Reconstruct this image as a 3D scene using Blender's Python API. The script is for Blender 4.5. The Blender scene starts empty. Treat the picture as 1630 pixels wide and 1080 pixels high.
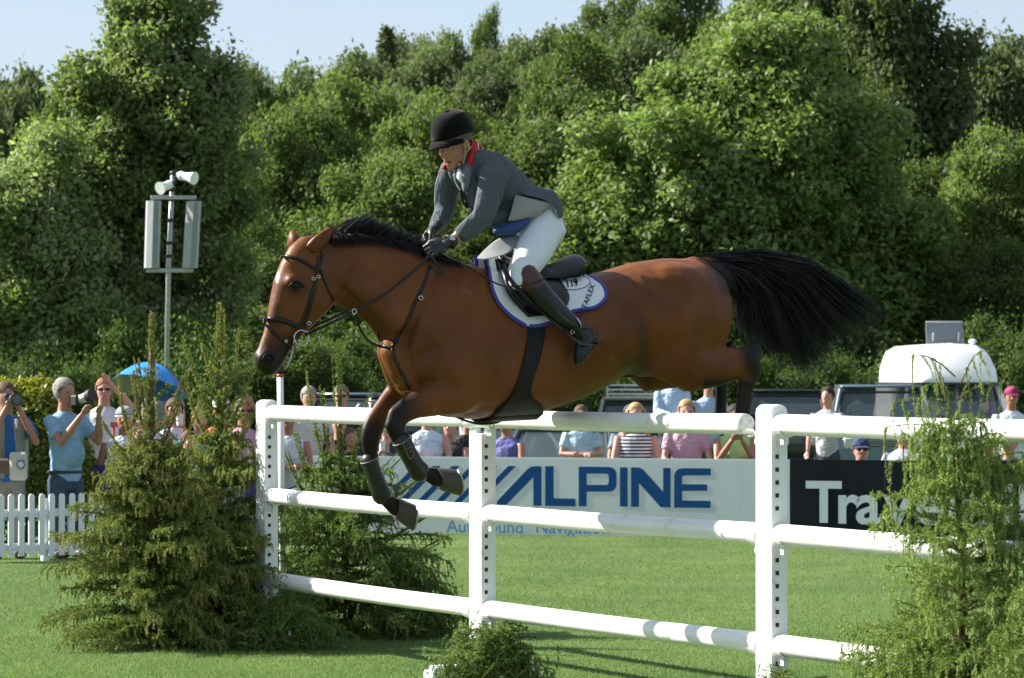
import bpy, bmesh, math, random
import numpy as np
from mathutils import Vector, Matrix
from mathutils.bvhtree import BVHTree
random.seed(7); RNG = np.random.default_rng(7)
S = bpy.context.scene; C = S.collection
# ---------------------------------------------------------------- camera, sky, sun, exposure
H = 1.68; F = 5500.0; HY = 600.0                      # eye height, focal length in photo pixels, horizon row
cam = bpy.data.cameras.new('camera'); camo = bpy.data.objects.new('camera', cam); C.objects.link(camo)
camo.location = (0, 0, H); camo.rotation_euler = (math.radians(90 + 0.625), 0, 0)
cam.sensor_width = 36; cam.lens = 36 * F / 1630; cam.clip_start = 0.5; cam.clip_end = 6000
cam.dof.use_dof = True; cam.dof.focus_distance = 18.6; cam.dof.aperture_fstop = 9.0
S.camera = camo
SUN_EL = 37.0; SUN_AZ = 16.0                           # the sun stands to the left, a touch beyond the jump
W = bpy.data.worlds.new('World'); S.world = W; W.use_nodes = True
nt = W.node_tree; nt.nodes.clear()
wo = nt.nodes.new('ShaderNodeOutputWorld'); bg = nt.nodes.new('ShaderNodeBackground'); sky = nt.nodes.new('ShaderNodeTexSky')
sky.sky_type = 'NISHITA'; sky.sun_disc = False; sky.sun_elevation = math.radians(SUN_EL)
sky.sun_rotation = math.radians(-(90 - SUN_AZ)); sky.air_density = 1.0; sky.dust_density = .6; sky.ozone_density = 3.0
tc = nt.nodes.new('ShaderNodeTexCoord'); mp = nt.nodes.new('ShaderNodeMapping'); mp.inputs['Scale'].default_value = (1.6, 1.6, 7)
nz = nt.nodes.new('ShaderNodeTexNoise'); nz.inputs['Scale'].default_value = 2.2; nz.inputs['Detail'].default_value = 8; nz.inputs['Roughness'].default_value = .55
rp = nt.nodes.new('ShaderNodeValToRGB'); rp.color_ramp.elements[0].position = .42; rp.color_ramp.elements[1].position = .72
rp.color_ramp.elements[0].color = (.72, .72, .72, 1); rp.color_ramp.elements[1].color = (.42, .42, .42, 1)
mx = nt.nodes.new('ShaderNodeMix'); mx.data_type = 'RGBA'; mx.inputs[7].default_value = (3.9, 4.35, 5.1, 1)
nt.links.new(tc.outputs['Generated'], mp.inputs[0]); nt.links.new(mp.outputs[0], nz.inputs['Vector']); nt.links.new(nz.outputs[0], rp.inputs[0])
nt.links.new(rp.outputs[0], mx.inputs[0]); nt.links.new(sky.outputs[0], mx.inputs[6]); nt.links.new(mx.outputs[2], bg.inputs[0])
bg.inputs[1].default_value = 0.060; nt.links.new(bg.outputs[0], wo.inputs[0])
sl = bpy.data.lights.new('sun', 'SUN'); sl.energy = 4.8; sl.angle = math.radians(.5); sl.color = (1, .95, .86)
so = bpy.data.objects.new('sun', sl); C.objects.link(so)
_e, _a = math.radians(SUN_EL), math.radians(SUN_AZ)
SUN = Vector((-math.cos(_a) * math.cos(_e), math.sin(_a) * math.cos(_e), math.sin(_e)))
so.rotation_euler = SUN.to_track_quat('Z', 'Y').to_euler()
S.view_settings.view_transform = 'Standard'; S.view_settings.look = 'None'; S.view_settings.exposure = 1.5; S.view_settings.gamma = 1
S.view_settings.use_curve_mapping = False
S.cycles.max_bounces = 6; S.cycles.transparent_max_bounces = 6; S.cycles.transmission_bounces = 4

# ---------------------------------------------------------------- helpers
def P(px, py, D): return Vector(((px - 815) / F * D, D, H + (HY - py) / F * D))
def V(*a): return Vector(a)
def wpx(px, D): return (px - 815) / F * D
def zpx(py, D): return H + (HY - py) / F * D
_mats = {}
def mat(name, col, rough=.6, metal=0, spec=.5, noise=0, nscale=20, col2=None, bump=0, bscale=60, coat=0, trans=0, alpha=1, sheen=0, aniso=None, bdist=.01):
    if name in _mats: return _mats[name]
    m = bpy.data.materials.new(name); m.use_nodes = True; n = m.node_tree; b = n.nodes['Principled BSDF']; L = n.links
    b.inputs['Base Color'].default_value = (*col, 1); b.inputs['Roughness'].default_value = rough; b.inputs['Metallic'].default_value = metal
    b.inputs['Specular IOR Level'].default_value = spec; b.inputs['Coat Weight'].default_value = coat; b.inputs['Transmission Weight'].default_value = trans
    b.inputs['Alpha'].default_value = alpha
    if sheen: b.inputs['Sheen Weight'].default_value = sheen; b.inputs['Sheen Roughness'].default_value = .4
    t = n.nodes.new('ShaderNodeTexCoord'); vec = t.outputs['Object']
    if aniso:
        mm = n.nodes.new('ShaderNodeMapping'); mm.inputs['Scale'].default_value = aniso; L.new(vec, mm.inputs[0]); vec = mm.outputs[0]
    if noise or col2:
        z = n.nodes.new('ShaderNodeTexNoise'); z.inputs['Scale'].default_value = nscale; z.inputs['Detail'].default_value = 6; z.inputs['Roughness'].default_value = .6
        L.new(vec, z.inputs['Vector'])
        r = n.nodes.new('ShaderNodeValToRGB'); r.color_ramp.elements[0].position = .35; r.color_ramp.elements[1].position = .65
        c2 = col2 or tuple(c * (1 - noise) for c in col)
        r.color_ramp.elements[0].color = (*col, 1); r.color_ramp.elements[1].color = (*c2, 1)
        L.new(z.outputs[0], r.inputs[0]); L.new(r.outputs[0], b.inputs['Base Color'])
    if bump:
        z = n.nodes.new('ShaderNodeTexNoise'); z.inputs['Scale'].default_value = bscale; z.inputs['Detail'].default_value = 4; L.new(vec, z.inputs['Vector'])
        u = n.nodes.new('ShaderNodeBump'); u.inputs['Strength'].default_value = bump; u.inputs['Distance'].default_value = bdist
        L.new(z.outputs[0], u.inputs['Height']); L.new(u.outputs[0], b.inputs['Normal'])
    _mats[name] = m; return m
def leafmat(name, c1, c2, c3, rough=.5, transl=.3, spec=.4):
    """leaf material: colour runs c1-c2-c3 over the per-leaf attribute rnd"""
    m = bpy.data.materials.new(name); m.use_nodes = True; n = m.node_tree; b = n.nodes['Principled BSDF']; L = n.links
    a = n.nodes.new('ShaderNodeAttribute'); a.attribute_name = 'rnd'
    r = n.nodes.new('ShaderNodeValToRGB'); e = r.color_ramp.elements; e[0].color = (*c1, 1); e[1].color = (*c3, 1); e[1].position = 1
    q = e.new(.5); q.color = (*c2, 1)
    oi = n.nodes.new('ShaderNodeObjectInfo'); hs = n.nodes.new('ShaderNodeHueSaturation'); mr = n.nodes.new('ShaderNodeMapRange')
    mr.inputs[3].default_value = .8; mr.inputs[4].default_value = 1.2; L.new(oi.outputs['Random'], mr.inputs[0]); L.new(mr.outputs[0], hs.inputs['Value'])
    L.new(a.outputs['Fac'], r.inputs[0]); L.new(r.outputs[0], hs.inputs['Color']); L.new(hs.outputs[0], b.inputs['Base Color'])
    b.inputs['Roughness'].default_value = rough; b.inputs['Specular IOR Level'].default_value = spec
    t = n.nodes.new('ShaderNodeBsdfTranslucent'); g = n.nodes.new('ShaderNodeMix'); g.data_type = 'RGBA'; g.blend_type = 'MULTIPLY'; g.inputs[0].default_value = 1
    g.inputs[7].default_value = (1.0, 1.2, .6, 1); L.new(hs.outputs[0], g.inputs[6]); L.new(g.outputs[2], t.inputs[0])
    x = n.nodes.new('ShaderNodeMixShader'); x.inputs[0].default_value = transl; L.new(b.outputs[0], x.inputs[1]); L.new(t.outputs[0], x.inputs[2])
    L.new(x.outputs[0], n.nodes['Material Output'].inputs[0]); _mats[name] = m; return m

def link(name, me, parent=None):
    o = bpy.data.objects.new(name, me); C.objects.link(o)
    if parent: o.parent = parent
    return o
def tag(o, label=None, cat=None, group=None, kind=None):
    if label: o['label'] = label
    if cat: o['category'] = cat
    if group: o['group'] = group
    if kind: o['kind'] = kind
    return o
def thing(name, label, cat, loc=(0, 0, 0), rz=0, group=None):
    o = bpy.data.objects.new(name, None); C.objects.link(o); o.empty_display_size = .1
    o.location = loc; o.rotation_euler = (0, 0, rz); return tag(o, label, cat, group)
def rootloc(o):
    while o.parent: o = o.parent
    return o.location
class MB:
    def __init__(s): s.v = []; s.f = []
    def add(s, vs, fs):
        b = len(s.v); s.v += [tuple(v) for v in vs]; s.f += [tuple(i + b for i in f) for f in fs]; return s
    def box(s, c, size, rz=0, M=None, bev=0):
        x, y, z = [a / 2 for a in size]
        if bev:
            b = bev; pts = []
            for sz in (-1, 1):
                for (q, w) in ((z - b, 0), (z, b)) if sz > 0 else ((z, b), (z - b, 0)):
                    for (X, Y) in ((x - w, y - b), (x - b, y - w), (-x + b, y - w), (-x + w, y - b), (-x + w, -y + b), (-x + b, -y + w), (x - b, -y + w), (x - w, -y + b)):
                        pts.append(Vector((X, Y, sz * q)))
            fs = [tuple(range(7, -1, -1)), tuple(range(24, 32))]
            for r in range(3):
                for i in range(8): fs.append((r * 8 + i, r * 8 + (i + 1) % 8, (r + 1) * 8 + (i + 1) % 8, (r + 1) * 8 + i))
        else:
            pts = [Vector((a * x, b * y, d * z)) for a in (-1, 1) for b in (-1, 1) for d in (-1, 1)]
            fs = [(0, 1, 3, 2), (4, 6, 7, 5), (0, 4, 5, 1), (2, 3, 7, 6), (0, 2, 6, 4), (1, 5, 7, 3)]
        R = M or Matrix.Rotation(rz, 3, 'Z')
        return s.add([R @ p + Vector(c) for p in pts], fs)
    def tube(s, path, r, seg=8, flat=1.0, up=None, cap=True):
        path = [Vector(p) for p in path]; n = len(path); r = r if hasattr(r, '__len__') else [r] * n
        vs = []; ref = Vector(up) if up is not None else None; last = None
        for i, p in enumerate(path):
            t = (path[min(i + 1, n - 1)] - path[max(i - 1, 0)])
            t = t.normalized() if t.length > 1e-9 else Vector((0, 0, 1))
            if ref is not None: a = ref - t * ref.dot(t)
            elif last is not None: a = last - t * last.dot(t)
            else: a = Vector((0, 0, 1)) - t * t.z if abs(t.z) < .9 else Vector((1, 0, 0)) - t * t.x
            a.normalize(); last = a; b = t.cross(a)
            for k in range(seg):
                g = 2 * math.pi * k / seg; vs.append(p + a * (math.cos(g) * r[i] * flat) + b * (math.sin(g) * r[i]))
        fs = [(i * seg + k, i * seg + (k + 1) % seg, (i + 1) * seg + (k + 1) % seg, (i + 1) * seg + k) for i in range(n - 1) for k in range(seg)]
        if cap: fs += [tuple(range(seg - 1, -1, -1)), tuple((n - 1) * seg + k for k in range(seg))]
        return s.add(vs, fs)
    def ell(s, c, r, seg=12, rings=8, M=None):
        M = M or Matrix.Identity(3); r = r if hasattr(r, '__len__') else (r, r, r); vs = []; c = Vector(c)
        for j in range(1, rings):
            a = math.pi * j / rings
            for k in range(seg):
                g = 2 * math.pi * k / seg; vs.append(M @ Vector((math.sin(a) * math.cos(g) * r[0], math.sin(a) * math.sin(g) * r[1], math.cos(a) * r[2])) + c)
        vs += [M @ Vector((0, 0, r[2])) + c, M @ Vector((0, 0, -r[2])) + c]; T = len(vs) - 2
        fs = [(j * seg + k, (j + 1) * seg + k, (j + 1) * seg + (k + 1) % seg, j * seg + (k + 1) % seg) for j in range(rings - 2) for k in range(seg)]
        fs += [(T, k, (k + 1) % seg) for k in range(seg)] + [(T + 1, (rings - 2) * seg + (k + 1) % seg, (rings - 2) * seg + k) for k in range(seg)]
        return s.add(vs, fs)
    def loft(s, rings, cap=True):
        n = len(rings[0]); vs = [p for r in rings for p in r]
        fs = [(i * n + k, i * n + (k + 1) % n, (i + 1) * n + (k + 1) % n, (i + 1) * n + k) for i in range(len(rings) - 1) for k in range(n)]
        if cap: fs += [tuple(range(n - 1, -1, -1)), tuple((len(rings) - 1) * n + k for k in range(n))]
        return s.add(vs, fs)
    def sheet(s, grid):
        n = len(grid[0]); vs = [p for r in grid for p in r]
        return s.add(vs, [(i * n + k, i * n + k + 1, (i + 1) * n + k + 1, (i + 1) * n + k) for i in range(len(grid) - 1) for k in range(n - 1)])
    def mesh(s, name, off=None, smooth=False):
        me = bpy.data.meshes.new(name)
        vs = s.v if off is None else [(v[0] - off[0], v[1] - off[1], v[2] - off[2]) for v in s.v]
        me.from_pydata(vs, [], s.f); me.update()
        if smooth:
            me.polygons.foreach_set('use_smooth', [True] * len(me.polygons))
            if smooth == 'auto':
                bm = bmesh.new(); bm.from_mesh(me)
                for e in bm.edges: e.smooth = not (len(e.link_faces) == 2 and e.calc_face_angle(0) > .7)
                bm.to_mesh(me); bm.free()
        return me
    def build(s, name, m, parent=None, world=True, smooth=False, thick=0, sub=0):
        """world=True: vertices are world coordinates, moved into the thing's frame"""
        off = rootloc(parent) if (parent and world) else None
        me = s.mesh(name, off, smooth)
        if m: me.materials.append(m)
        o = link(name, me, parent)
        if thick: md = o.modifiers.new('thickness', 'SOLIDIFY'); md.thickness = thick; md.offset = 0
        if sub: md = o.modifiers.new('smooth', 'SUBSURF'); md.levels = sub; md.render_levels = sub
        return o
def organic(mb, voxel=.01, it=6, fac=.5):
    """one continuous skin round all the volumes of mb: voxel remesh, then smoothing"""
    me = mb.mesh('tmp'); bm = bmesh.new(); bm.from_mesh(me); bmesh.ops.recalc_face_normals(bm, faces=bm.faces); bm.to_mesh(me); bm.free()
    o = bpy.data.objects.new('tmp', me); C.objects.link(o)
    r = o.modifiers.new('r', 'REMESH'); r.mode = 'VOXEL'; r.voxel_size = voxel
    if it: q = o.modifiers.new('s', 'SMOOTH'); q.iterations = it; q.factor = fac
    dg = bpy.context.evaluated_depsgraph_get(); dg.update()
    out = bpy.data.meshes.new_from_object(o.evaluated_get(dg)); bpy.data.objects.remove(o); bpy.data.meshes.remove(me)
    out.polygons.foreach_set('use_smooth', [True] * len(out.polygons)); return out
def orgobj(name, mb, m, parent, voxel=.01, it=6, world=True, fac=.5):
    me = organic(mb, voxel, it, fac)
    if world and parent: me.transform(Matrix.Translation(-Vector(rootloc(parent))))
    me.materials.append(m); return link(name, me, parent)
def chain(mb, pts, lat, seg=12):
    """tapered limb: pts = (centre, r_in_plane, r_lateral); lat = lateral unit vector; round ends"""
    pts = [(Vector(p), a, b) for p, a, b in pts]; rings = []; n = len(pts)
    def ring(c, t, a, b):
        u = t.cross(lat); u.normalize(); l = u.cross(t); l.normalize()
        return [c + u * (math.cos(2 * math.pi * k / seg) * a) + l * (math.sin(2 * math.pi * k / seg) * b) for k in range(seg)]
    for i, (p, a, b) in enumerate(pts):
        t = (pts[min(i + 1, n - 1)][0] - pts[max(i - 1, 0)][0]).normalized()
        if i == 0:
            m = min(a, b)
            for q in (.95, .7, .35): rings.append(ring(p - t * m * q, t, a * math.sqrt(1 - q * q), b * math.sqrt(1 - q * q)))
        rings.append(ring(p, t, a, b))
        if i == n - 1:
            m = min(a, b)
            for q in (.35, .7, .95): rings.append(ring(p + t * m * q, t, a * math.sqrt(1 - q * q), b * math.sqrt(1 - q * q)))
    return mb.loft(rings)
def bez(a, b, c, d, n):
    return [a * (1 - t) ** 3 + b * 3 * t * (1 - t) ** 2 + c * 3 * t * t * (1 - t) + d * t ** 3 for t in [i / n for i in range(n + 1)]]
def catmull(pts, n=6):
    pts = [Vector(p) for p in pts]; out = []
    for i in range(len(pts) - 1):
        p0, p1, p2, p3 = pts[max(i - 1, 0)], pts[i], pts[i + 1], pts[min(i + 2, len(pts) - 1)]
        for k in range(n):
            t = k / n; out.append(.5 * ((2 * p1) + (p2 - p0) * t + (2 * p0 - 5 * p1 + 4 * p2 - p3) * t * t + (3 * p1 - p0 - 3 * p2 + p3) * t ** 3))
    return out + [pts[-1]]
def npmesh(name, co, nper, m, parent=None, rnd=None):
    """co: (N*nper,3) array, every nper consecutive vertices are one face"""
    me = bpy.data.meshes.new(name); N = len(co) // nper
    me.vertices.add(len(co)); me.vertices.foreach_set('co', np.ascontiguousarray(co, dtype=np.float32).ravel())
    me.loops.add(N * nper); me.loops.foreach_set('vertex_index', np.arange(N * nper, dtype=np.int32))
    me.polygons.add(N); me.polygons.foreach_set('loop_start', np.arange(0, N * nper, nper, dtype=np.int32))
    me.update(calc_edges=True)
    if rnd is not None:
        a = me.attributes.new('rnd', 'FLOAT', 'FACE'); a.data.foreach_set('value', np.ascontiguousarray(rnd, dtype=np.float32))
    me.materials.append(m); return link(name, me, parent) if name else me
def copy_tree(o, parent=None):
    c = o.copy(); C.objects.link(c); c.parent = parent
    for ch in [x for x in o.children]: copy_tree(ch, c)
    return c
def text_mesh(body, size, bold=0.0, ext=.002, spacing=1.0, shear=0):
    cu = bpy.data.curves.new('t', 'FONT'); cu.body = body; cu.size = size; cu.bevel_depth = bold * .8; cu.bevel_resolution = 0; cu.extrude = ext; cu.space_character = spacing; cu.shear = shear
    o = bpy.data.objects.new('t', cu); C.objects.link(o); dg = bpy.context.evaluated_depsgraph_get(); dg.update()
    me = bpy.data.meshes.new_from_object(o.evaluated_get(dg)); bpy.data.objects.remove(o); return me
def unit(v): return v / np.maximum(np.linalg.norm(v, axis=-1, keepdims=True), 1e-9)

# ---------------------------------------------------------------- the ground
def ground_mat():
    m = bpy.data.materials.new('turf'); m.use_nodes = True; n = m.node_tree; L = n.links; b = n.nodes['Principled BSDF']; b.inputs['Roughness'].default_value = .85
    b.inputs['Specular IOR Level'].default_value = .15
    t = n.nodes.new('ShaderNodeTexCoord')
    def noise(sc, det, pos, c1, c2, scale=(1, 1, 1)):
        mp = n.nodes.new('ShaderNodeMapping'); mp.inputs['Scale'].default_value = scale; L.new(t.outputs['Object'], mp.inputs[0])
        z = n.nodes.new('ShaderNodeTexNoise'); z.inputs['Scale'].default_value = sc; z.inputs['Detail'].default_value = det; L.new(mp.outputs[0], z.inputs['Vector'])
        r = n.nodes.new('ShaderNodeValToRGB'); r.color_ramp.elements[0].position, r.color_ramp.elements[1].position = pos
        r.color_ramp.elements[0].color = (*c1, 1); r.color_ramp.elements[1].color = (*c2, 1); L.new(z.outputs[0], r.inputs[0]); return r.outputs[0], z
    a, _ = noise(55, 6, (.35, .68), (.100, .160, .045), (.138, .206, .064))
    c, _ = noise(.9, 5, (.35, .65), (.75, .8, .8), (1.15, 1.1, 1.05))
    x = n.nodes.new('ShaderNodeMix'); x.data_type = 'RGBA'; x.blend_type = 'MULTIPLY'; x.inputs[0].default_value = 1; L.new(a, x.inputs[6]); L.new(c, x.inputs[7])
    L.new(x.outputs[2], b.inputs['Base Color'])
    z = n.nodes.new('ShaderNodeTexNoise'); z.inputs['Scale'].default_value = 90; z.inputs['Detail'].default_value = 5; L.new(t.outputs['Object'], z.inputs['Vector'])
    u = n.nodes.new('ShaderNodeBump'); u.inputs['Strength'].default_value = 1; u.inputs['Distance'].default_value = .03; L.new(z.outputs[0], u.inputs['Height']); L.new(u.outputs[0], b.inputs['Normal'])
    return m
def terrain(x, y):
    """the showground is level; a wooded hill rises behind it, highest to the right"""
    k = min(max((y - 92) / 110, 0), 1); k = k * k * (3 - 2 * k)
    px = x / max(y, 1) * F + 815; w = min(max((px - 250) / 800, 0), 1); w = w * w * (3 - 2 * w)
    dip = min(max((y - 46.5) / 5, 0), 1) * (1 - min(max((y - 58) / 22, 0), 1)); dip = dip * dip * (3 - 2 * dip)
    return k * (3 + 13 * w) - .5 * dip
gb = MB(); ys = [-30, 0, 8, 40, 46, 48, 50, 52, 56, 60, 66, 72, 78, 84, 90] + [100 + 12 * i for i in range(12)] + [300, 500, 1200, 3000]
gx = [-1200, -400, -150, -80] + [-60 + 6 * i for i in range(21)] + [80, 150, 400, 1200]
gb.sheet([[V(x, y, terrain(x, y) if abs(x) < 200 else terrain(200 * (1 if x > 0 else -1), y)) for x in gx] for y in ys])
tag(gb.build('ground', ground_mat(), smooth=True), kind='structure')
# mown blades: short real grass where the picture can show it
N = 420000
D_ = 1.0 / (1 / 14.2 + RNG.random(N) * (1 / 40.5 - 1 / 14.2)); D_ = 14.2 + (D_ - 14.2)
x_ = (RNG.random(N) * 2 - 1) * (D_ * 840 / F + .15)
h_ = .008 + .014 * RNG.random(N) + (RNG.random(N) < .02) * .018; az = RNG.random(N) * 6.283; ln = RNG.normal(0, .012, (N, 2)); wd = .0018 + .0016 * RNG.random(N) * D_ / 20
b0 = np.stack([x_ - np.cos(az) * wd, D_ - np.sin(az) * wd, np.full(N, -.004)], 1); b1 = np.stack([x_ + np.cos(az) * wd, D_ + np.sin(az) * wd, np.full(N, -.004)], 1)
b2 = np.stack([x_ + ln[:, 0], D_ + ln[:, 1], h_], 1)
patch = .5 + .34 * np.sin(x_ * 1.7 + 2 * np.sin(D_ * .6)) * np.sin(D_ * .9 + 1.3)
gm = leafmat('grass_blade', (.086, .150, .040), (.128, .206, .058), (.205, .275, .105), .6, .35, .15)
tag(npmesh('grass', np.stack([b0, b1, b2], 1).reshape(-1, 3), 3, gm, rnd=np.clip(patch * .75 + RNG.random(N) * .45 - .05, 0, 1)), 'short mown green lawn under and around the jump', 'grass', kind='stuff')
# ---------------------------------------------------------------- woodland
bark = mat('bark', (.12, .10, .075), .9, noise=.5, nscale=8, bump=.8, bscale=20)
bark_pale = mat('pale_bark', (.34, .33, .28), .8, noise=.5, nscale=6, bump=.5, bscale=20)
def leaves(centres, normals, size, per, spread, jit=.55, elong=1.5, rbase=None):
    """sprays of small folded leaves: every spray centre gets `per` leaves"""
    n = len(centres); c = np.repeat(centres, per, 0) + RNG.normal(0, spread, (n * per, 3))
    nn = unit(np.repeat(normals, per, 0) + RNG.normal(0, jit, (n * per, 3)))
    t = unit(np.cross(nn, RNG.normal(0, 1, (n * per, 3)))); b = np.cross(nn, t)
    s = (size * (.65 + .7 * RNG.random(n * per)))[:, None]
    q = np.stack([c - t * s * elong * .5, c + b * s * .38 + nn * s * .06, c + t * s * elong * .5 - nn * s * .12, c - b * s * .38 + nn * s * .06], 1)
    base = RNG.random(n) if rbase is None else rbase
    r = np.clip(np.repeat(base, per) * .65 + RNG.random(n * per) * .35, 0, 1)
    return q.reshape(-1, 3), r
def crown_points(blobs, nspray, up=.5, depth=.35):
    """points in the outer shell of an uneven union of ellipsoids"""
    vol = np.array([b[3] * b[4] + b[4] * b[5] + b[3] * b[5] for b in blobs]); pr = vol / vol.sum()
    idx = RNG.choice(len(blobs), nspray * 2, p=pr); B = np.array(blobs)
    d = unit(RNG.normal(0, 1, (nspray * 2, 3))); rad = 1 - np.abs(RNG.normal(0, depth, nspray * 2)); rad = np.clip(rad, .1, 1.06); far_ = RNG.random(nspray * 2) < .10; rad = np.where(far_, RNG.uniform(1.0, 1.30, nspray * 2), rad)
    lump = 1 + .13 * np.sin(d[:, 0] * 7 + idx) * np.sin(d[:, 1] * 6 + idx * 1.7) + .10 * np.sin(d[:, 2] * 9 + idx * .7 + d[:, 0] * 5)
    p = B[idx, :3] + d * B[idx, 3:6] * (rad * lump)[:, None]
    # throw away most points that lie deep inside another blob
    keep = np.ones(len(p), bool)
    for b in blobs:
        e = (((p - b[:3]) / b[3:6]) ** 2).sum(1); keep &= ~((e < .42) & (RNG.random(len(p)) < .8))
    keep &= p[:, 2] > .05
    p, d, idx = p[keep][:nspray], d[keep][:nspray], idx[keep][:nspray]
    return p, unit(d + np.array([0, 0, up])), idx
def subblobs(main, n, f=(.28, .45), seed=1, flat=.8, core=.8, kr=(.72, .95)):
    """cover a big crown shape (list of ellipsoids) with leafy clumps"""
    r = np.random.default_rng(seed); out = []
    for b in main:
        out.append([b[0], b[1], b[2], b[3] * core, b[4] * core, b[5] * (core + .05)])
        for _ in range(n):
            d = r.normal(0, 1, 3); d /= np.linalg.norm(d); d[2] = d[2] * .9 + .05; k = r.uniform(*kr); s = r.uniform(*f) * min(b[3], b[5])
            out.append([b[0] + d[0] * b[3] * k, b[1] + d[1] * b[4] * k, b[2] + d[2] * b[5] * k, s * r.uniform(.9, 1.4), s * r.uniform(.9, 1.4), s * flat * r.uniform(.8, 1.1)])
    return out
def tree_mesh(main, nclump, nspray, size, per, spread, m, trunk_h, trunk_r, barkm, seed=1, f=(.28, .45), limbs=9, up=.5, depth=.3, elong=1.5, jit=.55, core=.8, kr=(.72, .95)):
    bl = subblobs(main, nclump, f, seed, core=core, kr=kr); p, nrm, idx = crown_points(bl, nspray, up, depth)
    r = np.random.default_rng(seed + 5); tone = r.random(len(bl))
    q, rr = leaves(p, nrm, size, per, spread, jit, elong, np.clip(tone[idx] * .6 + RNG.random(len(idx)) * .4, 0, 1))
    mb = MB(); top = max(b[2] for b in main)
    mb.tube([(0, 0, -.3), (r.normal(0, .08), r.normal(0, .08), trunk_h * .5), (r.normal(0, .15), r.normal(0, .15), trunk_h), (r.normal(0, .3), 0, top)], [trunk_r * 1.3, trunk_r, trunk_r * .75, trunk_r * .2], 8)
    for k in range(limbs):
        b = bl[r.integers(0, len(bl))]; z0 = r.uniform(.5, 1) * trunk_h; e = V(*b[:3]) * .92; a = V(0, 0, z0)
        mb.tube(bez(a, a + V(0, 0, (e.z - a.z) * .5), e * .7 + V(0, 0, (a.z + e.z) * .1), e, 5), [trunk_r * .45 * (1 - .15 * i) for i in range(6)], 5)
    return (q, rr, m), (mb, barkm)
def put_tree(name, label, cat, data, loc, rz=0, s=(1, 1, 1), group=None):
    t = thing(name, label, cat, loc, rz, group); t.scale = s
    (q, rr, m), (mb, bm) = data
    npmesh('crown', q, 4, m, t, rr); mb.build('trunk', bm, t, world=False, smooth=True); return t
lm_syc = leafmat('sycamore_leaf', (0.097, 0.148, 0.035), (0.160, 0.218, 0.063), (0.300, 0.347, 0.175), .55, .45, .25)
lm_pop = leafmat('poplar_leaf', (0.129, 0.176, 0.057), (0.206, 0.257, 0.092), (0.395, 0.420, 0.285), .55, .5, .25)
lm_oak = leafmat('oak_leaf', (0.066, 0.099, 0.027), (0.108, 0.146, 0.041), (0.159, 0.200, 0.075), .6, .42, .2)
lm_ash = leafmat('ash_leaf', (0.090, 0.129, 0.035), (0.138, 0.183, 0.052), (0.199, 0.242, 0.099), .6, .45, .2)
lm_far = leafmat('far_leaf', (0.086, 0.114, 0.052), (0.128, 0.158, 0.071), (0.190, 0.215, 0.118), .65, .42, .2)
lm_dark = leafmat('dark_leaf', (0.058, 0.079, 0.031), (0.090, 0.112, 0.045), (0.137, 0.157, 0.083), .6, .4, .2)
lm_bush = leafmat('bush_leaf', (0.040, 0.071, 0.018), (0.076, 0.120, 0.031), (0.137, 0.186, 0.068), .6, .42, .2)

# the great sycamore right of the rider
D0 = 80; cx = wpx(1165, D0)
def E(px, py, rx, rz, D=None, cxx=None, ry=None, dy=0):
    D = D or D0; k = D / F; c = cxx if cxx is not None else cx
    return [wpx(px, D) - c, dy, zpx(py, D), rx * k, (ry or rx) * k, rz * k]
syc = [E(1215, 190, 175, 165), E(1080, 290, 170, 170), E(1320, 290, 140, 180), E(990, 400, 125, 150), E(1180, 430, 210, 170), E(1390, 470, 130, 180), E(1240, 100, 120, 80), E(920, 510, 95, 120), E(1050, 560, 170, 120), E(1260, 570, 200, 140)]
T_syc = tree_mesh(syc, 26, 34000, .112, 7, .11, lm_syc, 3.2, .32, bark, 3, (.11, .30), 14, .75, .24, 1.5, .8, core=.74, kr=(.7, 1.02))
put_tree('sycamore_tree', 'huge pale green sycamore with a broad domed crown right of the rider', 'tree', T_syc, (cx, D0, 0))
# poplars and birches on the left
D0 = 62; cx = wpx(215, D0)
pop = [E(255, 40, 62, 95), E(215, 150, 100, 110), E(300, 200, 90, 120), E(170, 270, 130, 130), E(280, 340, 125, 150), E(150, 420, 130, 140), E(240, 520, 150, 120), E(350, 130, 32, 62), E(120, 140, 40, 30)]
T_pop = tree_mesh(pop, 46, 26000, .088, 7, .12, lm_pop, 3.0, .14, bark_pale, 11, (.08, .22), 40, .3, .5, 1.25, .9, core=.5, kr=(.5, 1.2))
put_tree('poplar_tree', 'tall loose poplar with fluttering silvery leaves behind the loudspeaker mast', 'tree', T_pop, (cx, D0, 0))
cx = wpx(60, 60); D0 = 60
T_pop2 = tree_mesh([E(60, 330, 110, 120), E(20, 440, 120, 130), E(110, 500, 110, 110), E(40, 560, 140, 90)], 15, 11000, .085, 7, .12, lm_pop, 2, .11, bark_pale, 12, (.12, .28), 14, .3, .40, 1.25, .9, core=.66, kr=(.6, 1.1))
put_tree('poplar_tree', 'low bushy poplar with small pale leaves at the left edge behind the photographers', 'tree', T_pop2, (cx, D0, 0))
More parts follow.
